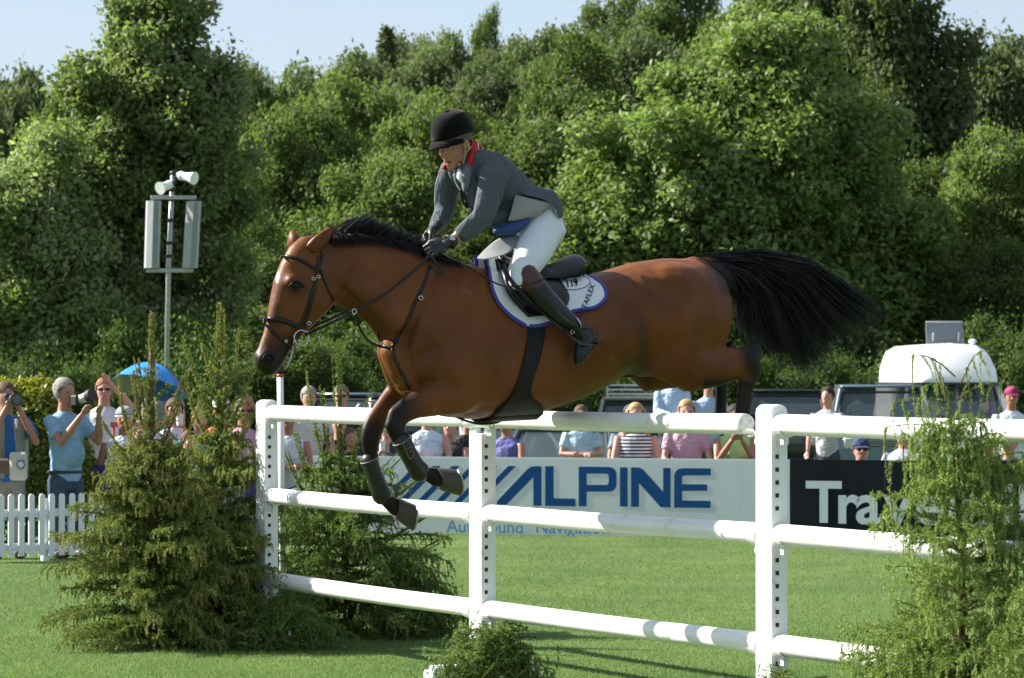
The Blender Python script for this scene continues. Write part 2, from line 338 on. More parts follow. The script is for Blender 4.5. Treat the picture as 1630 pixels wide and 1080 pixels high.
# prototypes for the woods behind (unit: metres, about 9 m tall, 8 m wide)
pr_ash = tree_mesh([[0, 0, 4.8, 3.2, 3.2, 2.6], [-1.6, .3, 3.6, 2.3, 2.3, 2.0], [1.7, -.3, 3.9, 2.2, 2.2, 2.2], [.3, 0, 7.0, 1.8, 1.8, 1.7], [0, 0, 2.0, 3.0, 3.0, 1.5]], 22, 15000, .11, 7, .13, lm_ash, 3, .22, bark, 21, (.16, .4), 10, .7, .25, 1.5, .8, core=.74, kr=(.68, 1.04))
pr_oak = tree_mesh([[0, 0, 5.2, 3.0, 3.0, 2.4], [-1.9, .3, 4.2, 2.2, 2.2, 1.9], [2.0, -.3, 4.4, 2.1, 2.1, 2.0], [-.4, 0, 7.2, 2.0, 2.0, 1.6], [0, 0, 2.4, 3.2, 3.2, 1.8]], 22, 15000, .11, 7, .13, lm_oak, 3, .25, bark, 22, (.16, .42), 12, .7, .25, 1.5, .8, core=.74, kr=(.68, 1.04))
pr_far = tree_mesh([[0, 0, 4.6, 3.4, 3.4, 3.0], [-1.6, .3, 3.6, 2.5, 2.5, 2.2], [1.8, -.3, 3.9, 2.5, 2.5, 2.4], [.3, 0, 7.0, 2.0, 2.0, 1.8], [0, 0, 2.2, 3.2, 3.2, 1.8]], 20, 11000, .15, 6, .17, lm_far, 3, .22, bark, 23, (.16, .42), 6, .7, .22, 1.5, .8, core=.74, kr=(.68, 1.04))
pr_pop = tree_mesh([[0, 0, 4.0, 1.9, 1.9, 2.6], [.4, 0, 6.6, 1.5, 1.5, 2.0], [-.5, 0, 8.2, 1.1, 1.1, 1.5], [0, 0, 1.8, 2.2, 2.2, 1.6]], 16, 11000, .12, 6, .15, lm_dark, 4, .16, bark_pale, 24, (.14, .34), 14, .4, .38, 1.3, .8, core=.7, kr=(.65, 1.1))
pr_bush = tree_mesh([[0, 0, .9, 1.3, 1.3, .95], [-.8, 0, .7, .8, .8, .7], [.9, .2, .75, .8, .8, .75]], 18, 11000, .045, 7, .06, lm_bush, .5, .06, bark, 25, (.16, .4), 6, .6, .28, 1.5, .8, core=.7, kr=(.65, 1.1))
protos = {}
def wood(kind, px, top, hw, D, label, name='woodland_tree', rz=None):
    data = {'ash': pr_ash, 'oak': pr_oak, 'far': pr_far, 'pop': pr_pop, 'bush': pr_bush}[kind]
    h0, w0 = {'ash': (8.6, 2.7), 'oak': (8.7, 2.8), 'far': (8.7, 2.8), 'pop': (9.6, 2.0), 'bush': (1.85, 1.05)}[kind]
    x = wpx(px, D); g = terrain(x, D); hh = zpx(top, D) - g; w = hw * D / F
    if kind not in protos:
        t = put_tree(name, label, 'bush' if kind == 'bush' else 'tree', data, (x, D, g)); protos[kind] = t
    else:
        t = copy_tree(protos[kind]); t.name = name; t['label'] = label; t.location = (x, D, g)
    t.rotation_euler.z = random.uniform(0, 6.28) if rz is None else rz
    t.scale = (w / w0, w / w0, hh / h0); t['group'] = 'bushes at the foot of the wood' if kind == 'bush' else 'trees of the wooded hillside'
    return t
G = [
 ('ash', 480, 165, 120, 84, 'bright mid green tree between the poplar and the horse\'s ears'),
 ('ash', 610, 245, 120, 80, 'rounded bright green tree rising above the horse\'s neck'),
 ('oak', 395, 115, 80, 100, 'dark green tree showing just right of the tall poplar\'s top'),
 ('far', 470, 118, 90, 118, 'pale green tree on the low left shoulder of the skyline'),
 ('ash', 560, 120, 110, 108, 'soft green tree left of the helmet below the skyline'),
 ('ash', 700, 150, 120, 98, 'feathery green tree directly behind the rider\'s helmet'),
 ('ash', 840, 190, 120, 90, 'mid green tree right behind the rider\'s back'),
 ('oak', 780, 330, 110, 87, 'dark tree behind the rider\'s arms and lap'),
 ('oak', 940, 75, 130, 112, 'dark oak left of the sycamore\'s crown under the skyline'),
 ('ash', 900, 330, 90, 80, 'light green tree beside the left flank of the sycamore'),
 ('oak', 420, 350, 100, 74, 'dark tree behind the loudspeaker mast on its right'),
 ('ash', 540, 400, 110, 77, 'low green tree straight behind the horse\'s head and neck'),
 ('oak', 690, 440, 130, 79, 'low dark tree behind the horse\'s shoulder'),
 ('oak', 400, 490, 120, 66, 'low dark tree above the tips of the cut spruces'),
 ('pop', 1440, -60, 120, 96, 'tall dark poplar towering over the right side of the sycamore'),
 ('pop', 1340, -70, 100, 100, 'dark poplar reaching out of the picture above the sycamore'),
 ('oak', 1220, -90, 140, 112, 'dark crown peeping over the very top of the sycamore'),
 ('far', 1590, 72, 110, 104, 'grey green tree on the skyline at the right edge'),
 ('ash', 1590, 205, 100, 82, 'yellow green tree behind the white camper at the right edge'),
 ('oak', 1480, 260, 110, 86, 'dark tree in the gap right of the sycamore'),
 ('oak', 1500, 420, 130, 81, 'low dark tree directly behind the camper roof'),
 ('oak', 1620, 400, 110, 79, 'low dark tree behind the man in the maroon cap'),
 ('far', 30, 122, 85, 125, 'distant grey green tree on the skyline at the left edge'),
 ('far', -60, 130, 80, 120, 'distant tree cut by the left edge of the picture'),
 ('oak', 100, 150, 70, 112, 'dark tree half hidden left of the tall poplar'),
 ('far', 560, 92, 85, 150, 'distant tree on the skyline left of the small conifer'),
 ('far', 640, 66, 75, 158, 'distant rounded tree on the skyline right of the small conifer'),
 ('far', 705, 62, 75, 150, 'distant pale tree on the skyline above the helmet'),
 ('oak', 778, 28, 45, 152, 'dark narrow treetop standing highest above the helmet'),
 ('far', 830, 70, 70, 148, 'distant tree in the skyline dip right of the helmet'),
 ('far', 885, 55, 80, 142, 'distant tree climbing the skyline toward the oak'),
 ('oak', 965, 5, 90, 138, 'dark tree where the skyline leaves the top of the picture'),
 ('oak', 1060, -50, 110, 130, 'dark tree above the sycamore\'s left shoulder'),
 ('far', 1010, 60, 90, 124, 'paler tree between the dark oaks left of the sycamore'),
 ('far', 620, 150, 90, 130, 'pale hillside tree halfway between ears and skyline'),
 ('far', 770, 110, 90, 128, 'pale hillside tree up and right of the helmet'),
 ('far', 690, 100, 80, 138, 'pale hillside tree just above the helmet'),
 ('oak', 860, 110, 80, 124, 'dark hillside tree above the rider\'s shoulders'),
 ('far', 400, 130, 70, 135, 'distant tree on the skyline beside the poplar'),
 ('oak', 520, 250, 90, 90, 'dark tree filling the gap above the horse\'s poll'),
 ('ash', 330, 430, 110, 70, 'green tree behind the right loudspeaker column'),
]
for (k, px, top, hw, D, lab) in G: wood(k, px, top, hw, D, lab)
for i, (px, top, hw, D) in enumerate([(300, 500, 100, 58), (470, 520, 90, 68), (590, 500, 100, 70), (1010, 540, 110, 73), (1180, 560, 100, 74), (1330, 560, 100, 74), (1440, 550, 100, 75), (1590, 500, 100, 74), (150, 560, 100, 57), (720, 540, 100, 72), (880, 570, 90, 71), (560, 560, 60, 67), (30, 570, 90, 56)]):
    lab = ['dark bush behind the loudspeaker pole', 'dark bush behind the horse\'s nose', 'lit green bush under the horse\'s throat', 'bush behind the roof rack of the off roader', 'bush behind the horse\'s hind legs', 'bush behind the boy in the grey shirt', 'bush left of the white camper', 'bush right of the white camper', 'bush behind the man shading his eyes', 'bush behind the horse\'s chest', 'bush under the horse\'s belly', 'small bush above the woman in dark glasses', 'bush at the left edge behind the hedge'][i]
    wood('bush', px, top, hw, D, lab, 'bush')
# small conifer on the skyline
ct = thing('conifer_tree', 'tiny dark pointed conifer poking above the wooded skyline', 'tree', (wpx(615, 155), 155, terrain(wpx(615, 155), 155)))
zz = zpx(48, 155) - ct.location.z; n = 1500; hgt = RNG.random(n); a = RNG.random(n) * 6.28; r = (1 - hgt) * 1.5 * (.5 + .5 * RNG.random(n))
p = np.stack([np.cos(a) * r, np.sin(a) * r, zz - 6 + hgt * 6], 1); q, rr = leaves(p, unit(np.stack([np.cos(a), np.sin(a), np.full(n, .6)], 1)), .16, 4, .12)
npmesh('crown', q, 4, lm_dark, ct, rr); MB().tube([(0, 0, -.3), (0, 0, zz)], [.2, .03], 6).build('trunk', bark, ct, world=False)
# clipped yellow green hedge behind the photographers
hd = thing('hedge', 'rounded clipped hedge with yellow leaves on top behind the photographers', 'hedge', (wpx(20, 34.6), 34.9, 0))
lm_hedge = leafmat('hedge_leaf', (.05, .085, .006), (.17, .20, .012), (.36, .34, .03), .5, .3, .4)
n = 15000; u = RNG.random(n); a = (RNG.random(n)) * math.pi; xx = -2.2 + u * 3.06
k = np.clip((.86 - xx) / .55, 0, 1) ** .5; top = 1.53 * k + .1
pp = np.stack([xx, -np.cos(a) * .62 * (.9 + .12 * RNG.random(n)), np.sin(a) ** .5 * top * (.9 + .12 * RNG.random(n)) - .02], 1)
nn = unit(np.stack([xx * 0 + .1, -np.cos(a), np.sin(a)], 1)); q, rr = leaves(pp, nn, .042, 4, .03, .7, 1.3, np.clip(np.sin(a) ** 3 * k * .9 + RNG.normal(0, .12, n), 0, 1))  # tone falls off low and to the right: shade painted into the leaves
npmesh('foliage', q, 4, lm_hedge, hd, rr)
mb = MB()
for i in range(7): mb.tube([(-2 + i * .42, 0, -.02), (-2 + i * .42 + .05, .03, .9)], [.03, .012], 6)
mb.build('stems', bark, hd, world=False)
# ---------------------------------------------------------------- the jump: posts, cups, poles
white = mat('white_paint', (.80, .81, .80), .38, noise=.06, nscale=9, bump=.12, bscale=30)
white_pole = mat('white_pole_paint', (.82, .83, .81), .34, noise=.10, nscale=5, bump=.10, bscale=14)
for _m in (white, white_pole):
    _r = [n for n in _m.node_tree.nodes if n.type == 'VALTORGB'][0].color_ramp; _q = _r.elements.new(.70); _q.color = (.42, .42, .36, 1); _r.elements[1].position = .62
endgrain = mat('sawn_pole_end', (.62, .63, .60), .8, noise=.35, nscale=40)
black = mat('black_hole', (.015, .015, .017), .7)
FD = V(1.393, -2.5, 0).normalized()                    # along the fence, towards the camera
FN = V(-FD.y * -1, FD.x * -1, 0)                        # its normal, towards the left
FN = V(-2.5, -1.393, 0).normalized()
fz = math.atan2(FD.y, FD.x)
PX = [(425, 21.8), (768, 19.0), (1228, 16.5)]
posts = [V(wpx(x, d), d, 0) for x, d in PX]; posts.append(posts[2] + FD * 2.86)
top_h = [1.535, 1.40, 1.548, 1.55]
labs = ['white slotted jump post at the left end with a rounded top beside the cut spruces', 'white slotted jump post in the middle under the horse\'s girth', 'white slotted jump post right of the horse with a rounded top', 'white slotted jump post outside the right edge of the picture']
R3 = Matrix.Rotation(fz, 3, 'Z')
def stand(i):
    p = posts[i]; t = thing('jump_stand', labs[i], 'jump stand', p, 0, 'slotted posts of the white jump')
    mb = MB(); hgt = top_h[i]
    # a rounded-top slab: long side across the fence, short side along it
    w, d = .092, .142; prof = []
    for k in range(9):
        a = math.pi * k / 8; prof.append((math.cos(a) * w / 2 * (1 if i != 1 else 1), hgt - .035 + math.sin(a) * (.035 if i != 1 else .004)))
    prof = [(w / 2, .10)] + prof + [(-w / 2, .10)]
    f = [V(*(R3 @ V(d / 2, x, 0))) + V(0, 0, z) for x, z in prof]; b = [V(*(R3 @ V(-d / 2, x, 0))) + V(0, 0, z) for x, z in prof]
    mb.loft([b, f]); o = mb.build('post', white, t, world=False, smooth=False)
    bv = o.modifiers.new('b', 'BEVEL'); bv.width = .006; bv.segments = 2; bv.limit_method = 'ANGLE'
    mb = MB(); mb.box(V(0, 0, .07), (.10, .62, .07), fz, bev=.01)
    mb.box(R3 @ V(0, .27, .04) , (.13, .13, .08), fz, bev=.01); mb.box(R3 @ V(0, -.27, .04), (.13, .13, .08), fz, bev=.01)
    mb.build('foot', white, t, world=False)
    for k in range(17):                                   # pin holes down the narrow face
        z = 1.30 - k * .0615
        if z < .2: break
        if any(abs(z - q) < .075 for q in (.93, .405)): continue
        h = MB(); h.box(R3 @ V(d / 2 + .001, -.016, z), (.006, .018, .020), fz); h.build('pin_hole', black, t, world=False)
    if i != 1:
        h = MB(); h.box(R3 @ V(d / 2 + .006, .0, 1.37), (.012, .012, .10), fz); h.box(R3 @ V(d / 2 + .012, .012, 1.415), (.02, .03, .02), fz); h.build('pin', white, t, world=False)
    return t
stands = [stand(i) for i in range(4)]
def cup(st, zc, side, along):
    """curved iron cup that carries a pole end"""
    c = R3 @ V(along, side, 0); mb = MB(); ring = []
    for k in range(9):
        a = math.pi * (1.15 + .7 * k / 8)
        ring.append([V(*(R3 @ V(along - .03, side + math.cos(a) * rr, 0))) + V(0, 0, zc + math.sin(a) * rr) for rr in (.052, .060)] +
                    [V(*(R3 @ V(along + .03, side + math.cos(a) * rr, 0))) + V(0, 0, zc + math.sin(a) * rr) for rr in (.060, .052)])
    mb.loft(ring); mb.box(R3 @ V(along * .75, side, 0) + V(0, 0, zc - .075), (.03 + abs(along) * .4, .03, .04), fz)
    mb.build('jump_cup', white, st, world=False)
names = {0: ('top', 1.452), 1: ('middle', .93), 2: ('bottom', .405)}
def pole(a, b, r, label, bay):
    """tapered round pole with slightly rounded ends and hairline knocks"""
    c = (a + b) / 2; t = thing('jump_pole', label, 'pole', c, 0, 'white round poles of the jump'); L = (b - a); n = 26; path, rad = [], []
    rr = random.Random(int(a.x * 1000) + int(a.z * 100))
    e = .012; prof = [(0, .94), (e * .3, .98), (e, 1)]
    ts = [(q / L.length, m) for q, m in prof] + [(.02 + .96 * k / n, 1 + rr.uniform(-.006, .006)) for k in range(n + 1)] + [(1 - q / L.length, m) for q, m in reversed(prof)]
    for q, m in ts: path.append(a + L * q + V(0, 0, -.006 * math.sin(math.pi * q))); rad.append(r * m)
    mb = MB(); mb.tube(path, rad, 28, cap=False); mb.build('shaft', white_pole, t, smooth=True)
    d = L.normalized()
    for s, q in ((-1, a), (1, b)):
        m2 = MB(); m2.tube([q - d * s * .004, q + d * s * .0015], r * .93, 28); m2.build('end_cap', endgrain, t)
    return t
bay = ['left', 'middle', 'right']
bl = ['left bay left of the horse\'s forelegs', 'middle bay under the horse', 'right bay in front of the black board']
for i in range(3):
    for k, (nm, z) in names.items():
        a, b = posts[i], posts[i + 1]; off = .048
        pa = a + FD * .074; pb = b - FD * .078
        za = zb = z
        if k == 0 and i == 1: pa = a - FD * .10 + FN * .0; pb = b - FD * .02 - FN * 0; off = 0; za, zb = 1.452, 1.452
        if k == 0 and i == 0: pb = b - FD * .16
        sh = FN * 0.0
        if k == 0 and i == 1: sh = FN * .02 ; pb = b - FD * .19
        pole(pa + sh + V(0, 0, za), pb + sh + V(0, 0, zb), .0505, f'{nm} white pole in the {bl[i]}', i)
        cup(stands[i], z - .0, 0, .115); cup(stands[i + 1], z, 0, -.115)
# white marker pole with a red tip just behind the left post
t = thing('marker_pole', 'thin white marker pole with a red tip behind the left jump post', 'pole', (wpx(452, 22.6), 22.6, 0))
MB().tube([(0, 0, -.1), (-.025, 0, zpx(600, 22.6))], .0215, 16).build('shaft', white, t, world=False, smooth=True)
MB().tube([(-.025, 0, zpx(600, 22.6) - .002), (-.025, 0, zpx(597, 22.6) + .004)], [.0225, .0225], 16).build('tip', mat('red_paint', (.5, .03, .02), .4), t, world=False, smooth=True)

# ---------------------------------------------------------------- advertising boards
BA = V(wpx(700, 36.8), 36.8, 0); BB = V(wpx(1200, 35.7), 35.7, 0); BD = (BB - BA).normalized(); BN = V(BD.y, -BD.x, 0)
bz = math.atan2(BD.y, BD.x)
def bpt(px, py, off=0):
    """point of the board's face seen at a photo pixel"""
    r = (px - 815) / F; q = BA + BN * off
    D = (q.dot(BN)) / (r * BN.x + BN.y); return P(px, py, D)
bwhite = mat('white_board', (.66, .71, .73), .6, spec=.25, noise=.05, nscale=3)
_n = bwhite.node_tree; _t = _n.nodes.new('ShaderNodeBsdfTranslucent'); _t.inputs[0].default_value = (.86, .92, .95, 1); _x = _n.nodes.new('ShaderNodeMixShader'); _x.inputs[0].default_value = .5
_n.links.new(_n.nodes['Principled BSDF'].outputs[0], _x.inputs[1]); _n.links.new(_t.outputs[0], _x.inputs[2]); _n.links.new(_x.outputs[0], _n.nodes['Material Output'].inputs[0])
bblack = mat('black_board', (.008, .012, .017), .75, spec=.15, noise=.2, nscale=4)
bblue = mat('blue_print', (.0, .055, .19), .6, spec=.2); btext = mat('board_lettering', (.50, .57, .62), .5); bserif = mat('board_small_print', (.10, .25, .42), .5)
seams = [400, 560, 715, 869, 1028, 1180, 1257]
wb = thing('advertising_board', 'long white advertising board with blue ALPINE lettering and slanted stripes', 'advertising board', bpt(869, 852))
top = lambda px: 722.5 + (px - 430) * .0112
def panel(root, a, b, m, gap=1.0):
    A = bpt(a, 600); B = bpt(b, 600); A.z = B.z = 0; d = (B - A).normalized(); A += d * .001; B -= d * .001
    zt = .828; mb = MB(); q = [A + V(0, 0, .012), B + V(0, 0, .012), B + V(0, 0, zt), A + V(0, 0, zt)]
    mb.loft([[p - BN * .005 for p in q], q]); mb.build('panel', m, root)
for a, b in zip(seams, seams[1:]): panel(wb, a, b, bwhite)
def prints(root, name, polys, m, fx, off=.003):
    mb = MB()
    for p in polys:
        w = [bpt(*fx(x, y), off) for x, y in p]; mb.loft([[q - BN * .0025 for q in w], w])
    return mb.build(name, m, root)
f3 = lambda x, y: (600 + x / 2.547, 700 + y / 2.547)
def arc(cx, cy, rx, ry, a0, a1, n=6): return [(cx + rx * math.cos(math.radians(a0 + (a1 - a0) * k / n)), cy + ry * math.sin(math.radians(a0 + (a1 - a0) * k / n))) for k in range(n + 1)]
for k, x in enumerate((152, 228, 304, 380, 456, 533)):
    prints(wb, 'stripe', [[(x, 107), (x + 31, 107), (x - 120, 260), (x - 151, 260)]], bblue, f3)
letters = {
 'letter_a': [(485, 264), (487, 250), (608, 122), (622, 111), (640, 108), (667, 108), (667, 268), (634, 268), (634, 152), (525, 264)],
 'letter_l': [(682, 108), (716, 108), (716, 238), (805, 240), (805, 271), (682, 269)],
 'letter_p': [(818, 110), (940, 111)] + arc(944, 141, 27, 29, -80, 0, 4) + arc(944, 182, 27, 29, 0, 88, 4) + [(850, 211), (850, 184), (930, 184), (938, 180), (940, 172), (940, 148), (936, 140), (928, 138), (850, 138), (850, 184.1), (850, 211.1), (850, 271), (818, 270)],
 'letter_i': [(985, 112), (1016, 113), (1016, 272), (985, 271)],
 'letter_n': [(1030, 113), (1062, 113), (1078, 121), (1160, 212), (1160, 115), (1190, 115), (1190, 275), (1150, 274), (1062, 176), (1062, 273), (1030, 272)],
 'letter_e': [(1205, 150), (1209, 132), (1220, 120), (1242, 116), (1353, 117), (1353, 145), (1250, 145), (1240, 148), (1237, 155), (1237, 181), (1338, 182), (1338, 208), (1237, 208), (1237, 247), (1352, 249), (1352, 277), (1205, 276)]}
for nm, pl in letters.items(): prints(wb, nm, [pl], bblue, f3)
BR = Matrix((BD, V(0, 0, 1), BN)).transposed().to_4x4()
def words(root, name, txt, px, py, hpx, m, bold=0, spacing=1.0, shear=0, wide=1.0):
    """lettering standing on the board face; py is the baseline, hpx the capital height in photo pixels"""
    o = bpt(px, py, .002); s = hpx / F * o.y / .70; me = text_mesh(txt, s, bold * s, .0015, spacing, shear)
    bm_ = bmesh.new(); bm_.from_mesh(me); bm_.normal_update(); bmesh.ops.delete(bm_, geom=[f for f in bm_.faces if f.normal.z < .2], context='FACES'); [setattr(v.co, 'z', .002) for v in bm_.verts]; bm_.to_mesh(me); bm_.free()
    me.transform(Matrix.Translation(o - Vector(rootloc(root))) @ BR @ Matrix.Diagonal((wide, 1, 1, 1))); me.materials.append(m); return link(name, me, root)
words(wb, 'small_print', 'Autosound', 711, 847, 19, bserif, .012, 1.0, 0, 1.06)
words(wb, 'small_print', 'Navigation', 852, 848.5, 19, bserif, .012, 1.0, 0, 1.06)
kb = thing('advertising_board', 'long black advertising board with pale Traverall lettering at the right', 'advertising board', bpt(1300, 850))
for a, b in zip([1257, 1408, 1560, 1712, 1864], [1408, 1560, 1712, 1864, 2016]): panel(kb, a, b, bblack)
x = 1283
for ch, xx in zip('Traverall', (1283, 1330, 1362, 1409, 1456, 1506, 1534, 1595, 1618)):
    words(kb, 'letter_' + ch.lower(), ch, xx, {'T': 830}.get(ch, 831 + (xx - 1283) * .012), 64, btext, .028, 1, 0, 1.04)
# purple barrier behind the picket fence
pb = thing('purple_barrier', 'purple fabric barrier behind the seated crowd left of the jump', 'barrier', P(280, 760, 34.9) * V(1, 1, 0) if False else V(wpx(280, 34.9), 34.9, 0))
purple = mat('purple_fabric', (.055, .03, .19), .8, noise=.3, nscale=4)
mb = MB()
for k in range(6):
    a = wpx(150 + k * 46, 34.9); b = wpx(150 + (k + 1) * 46, 34.9) - .01; mb = MB(); mb.box(V((a + b) / 2, 34.9, .40), (b - a, .03, .78)); mb.build('panel', purple, pb)
mb = MB(); mb.box(V(wpx(225, 35.1), 35.1, zpx(676, 35.1)), (.62, .05, .05)); mb.tube([V(wpx(225, 35.1) - .28, 35.1, 0), V(wpx(225, 35.1) - .28, 35.1, zpx(676, 35.1))], .015, 8); mb.tube([V(wpx(225, 35.1) + .28, 35.1, 0), V(wpx(225, 35.1) + .28, 35.1, zpx(676, 35.1))], .015, 8)
t = thing('pink_rail', 'pink topped rail behind the photographer in the pale blue shirt', 'rail', V(wpx(225, 35.1), 35.1, 0)); mb.build('rail', mat('pink_paint', (.55, .12, .16), .6), t)

# ---------------------------------------------------------------- white picket fence on the left
pf = thing('picket_fence', 'low white picket fence with rounded tops in front of the photographers', 'fence', (wpx(60, 31.4), 31.4, 0))
fwhite = mat('white_fence_paint', (.74, .77, .80), .5, noise=.08, nscale=12, bump=.2, bscale=20)
FA = V(wpx(-40, 31.2), 31.2, 0); FB = V(wpx(190, 31.9), 31.9, 0); dd = (FB - FA).normalized(); nn_ = V(dd.y, -dd.x, 0); pz = math.atan2(dd.y, dd.x)
L_ = (FB - FA).length; k = 0
proto_me = None
for k in range(int(L_ / .098)):
    c = FA + dd * (.05 + k * .098); hgt = .615; w = .054
    if proto_me is None:
        prof = [(w / 2, 0.05)] + [(math.cos(math.pi * q / 6) * w / 2, hgt - .03 + math.sin(math.pi * q / 6) * .03) for q in range(7)] + [(-w / 2, .05)]
        mb = MB(); mb.loft([[V(x, .009, z) for x, z in prof], [V(x, -.009, z) for x, z in prof]]); proto_me = mb.mesh('picket'); proto_me.materials.append(fwhite)
    o = link('picket', proto_me, pf); o.location = c - pf.location + nn_ * .02; o.rotation_euler.z = pz + random.uniform(-.03, .03); o.rotation_euler.y = random.uniform(-.008, .008)
for z in (.13, .44):
    mb = MB(); mb.box((FA + FB) / 2 + V(0, 0, z) - nn_ * .004, (L_, .025, .07), pz); mb.build('fence_rail', fwhite, pf)
for q in (.02, .5, .98):
    mb = MB(); mb.box(FA + dd * L_ * q + V(0, 0, .27) - nn_ * .055, (.07, .07, .60), pz, bev=.008); mb.build('fence_post', fwhite, pf)

# ---------------------------------------------------------------- loudspeaker mast
DM = 50; ms = thing('loudspeaker_mast', 'tall thin mast with two grey loudspeaker columns and two white horns', 'loudspeaker mast', (wpx(262, DM), DM, 0))
grey = mat('galvanised_metal', (.36, .38, .38), .45, metal=.6, noise=.2, nscale=20); spk = mat('speaker_grey', (.34, .36, .37), .55, noise=.1, nscale=10); spkd = mat('speaker_side', (.17, .18, .19), .6)
pt = lambda x, y, d=0: P(x, y, DM + d)
mb = MB(); mb.tube([V(wpx(262, DM), DM, -.2), pt(268, 430), pt(275, 273)], [.038, .036, .033], 12); mb.build('pole', grey, ms, smooth=True)
for a, b, y in ((240, 313, 314), (234, 308, 430)):
    mb = MB(); mb.box((pt(a, y) + pt(b, y + 2)) / 2 - V(0, .05, 0), ((b - a) / F * DM, .03, .06), 0, bev=.006); mb.build('crossbar', grey, ms)
for y in (276, 292, 302, 318, 351, 387, 408, 430):
    xx = 275 - (y - 273) * .046; mb = MB(); mb.tube([pt(xx, y - 2.5), pt(xx, y + 2.5)], .046, 12); mb.build('clamp_band', black, ms, smooth=True)
for (x0, y0, x1, y1) in ((245, 320, 242, 427), (309, 321, 303, 427)):
    a = pt(x0, y0, -.09); b = pt(x1, y1, -.09); c = (a + b) / 2
    mb = MB(); sec = [(-.10, .08), (-.10, -.02), (-.035, -.10), (.05, -.10), (.10, -.03), (.10, .08)]
    ex = V(math.cos(.35), math.sin(.35), 0); ey = V(-math.sin(.35), math.cos(.35), 0)
    mb.loft([[q + ex * u + ey * v for u, v in sec] for q in (b, a)]); o = mb.build('column_speaker', spk, ms)
    m2 = MB(); m2.loft([[q + ex * u * .93 + ey * (v * 1.0) + V(0, -.002, 0) for u, v in ((-.033, -.10), (-.033, -.104), (.048, -.104), (.048, -.10))] for q in (b + (a - b) * .015, a - (a - b) * .015)]); m2.build('speaker_grille', mat('grille', (.26, .28, .29), .7, noise=.4, nscale=90), o)
horn_m = mat('horn_white', (.78, .80, .80), .35)
for (c0, c1, s) in (((283, 279), (309, 284), 1), ((272, 293), (254, 300), -1)):
    a = pt(*c0); b = pt(c1[0], c1[1], -.18); d = b - a; mb = MB()
    ts = [0, .12, .13, .3, .31, .7, .92, 1, .99, .85]; rs = [.045, .055, .066, .066, .052, .07, .088, .096, .085, .05]
    mb.tube([a + d * q for q in ts], rs, 16); o = mb.build('horn_speaker', horn_m, ms, smooth='auto')
    m2 = MB(); m2.tube([a + d * .1, pt(275, c0[1])], .02, 6); m2.build('bracket', black, o)
# ---------------------------------------------------------------- the horse
HD = V(-.875, -.485, 0).normalized(); HN = V(-HD.y, HD.x, 0)                # heading; near side (towards the camera)
HC = V(.28, 18.1, 0)
def hp(px, py, w=0.0):
    """point of the horse's long plane, w metres out to its near side, seen at a photo pixel"""
    r = (px - 815) / F; D = (w + HC.dot(HN)) / (r * HN.x + HN.y); return P(px, py, D)
def hs(px): return F / hp(px, 600).y                                        # photo pixels per metre there
def coat_mat():
    m = bpy.data.materials.new('bay_coat'); m.use_nodes = True; n = m.node_tree; L = n.links; b = n.nodes['Principled BSDF']
    b.inputs['Roughness'].default_value = .48; b.inputs['Specular IOR Level'].default_value = .22; b.inputs['Sheen Weight'].default_value = .0; b.inputs['Sheen Roughness'].default_value = .35
    t = n.nodes.new('ShaderNodeTexCoord')
    z = n.nodes.new('ShaderNodeTexNoise'); z.inputs['Scale'].default_value = 3.5; z.inputs['Detail'].default_value = 6; L.new(t.outputs['Object'], z.inputs['Vector'])
    r = n.nodes.new('ShaderNodeValToRGB'); r.color_ramp.elements[0].position = .3; r.color_ramp.elements[1].position = .7
    r.color_ramp.elements[0].color = (.086, .0262, .0048, 1); r.color_ramp.elements[1].color = (.158, .051, .0092, 1); L.new(z.outputs[0], r.inputs[0])
    a = n.nodes.new('ShaderNodeAttribute'); a.attribute_name = 'points'; w = n.nodes.new('ShaderNodeAttribute'); w.attribute_name = 'star'
    x = n.nodes.new('ShaderNodeMix'); x.data_type = 'RGBA'; L.new(a.outputs['Fac'], x.inputs[0]); L.new(r.outputs[0], x.inputs[6]); x.inputs[7].default_value = (.006, .005, .005, 1)
    y = n.nodes.new('ShaderNodeMix'); y.data_type = 'RGBA'; L.new(w.outputs['Fac'], y.inputs[0]); L.new(x.outputs[2], y.inputs[6]); y.inputs[7].default_value = (.75, .72, .68, 1)
    L.new(y.outputs[2], b.inputs['Base Color'])
    mp = n.nodes.new('ShaderNodeMapping'); mp.inputs['Scale'].default_value = (40, 40, 120); L.new(t.outputs['Object'], mp.inputs[0])
    z2 = n.nodes.new('ShaderNodeTexNoise'); z2.inputs['Scale'].default_value = 3; z2.inputs['Detail'].default_value = 5; L.new(mp.outputs[0], z2.inputs['Vector'])
    z3 = n.nodes.new('ShaderNodeTexNoise'); z3.inputs['Scale'].default_value = 9; z3.inputs['Detail'].default_value = 3; L.new(t.outputs['Object'], z3.inputs['Vector'])
    u = n.nodes.new('ShaderNodeBump'); u.inputs['Strength'].default_value = .25; u.inputs['Distance'].default_value = .004; L.new(z2.outputs[0], u.inputs['Height'])
    u3 = n.nodes.new('ShaderNodeBump'); u3.inputs['Strength'].default_value = .35; u3.inputs['Distance'].default_value = .02; L.new(z3.outputs[0], u3.inputs['Height']); L.new(u.outputs[0], u3.inputs['Normal'])
    L.new(u3.outputs[0], b.inputs['Normal']); return m
coat = coat_mat()
horse = thing('horse', 'bay horse with black mane and tail leaping over the white jump', 'horse', (HC.x, HC.y, 0))
hb = MB()
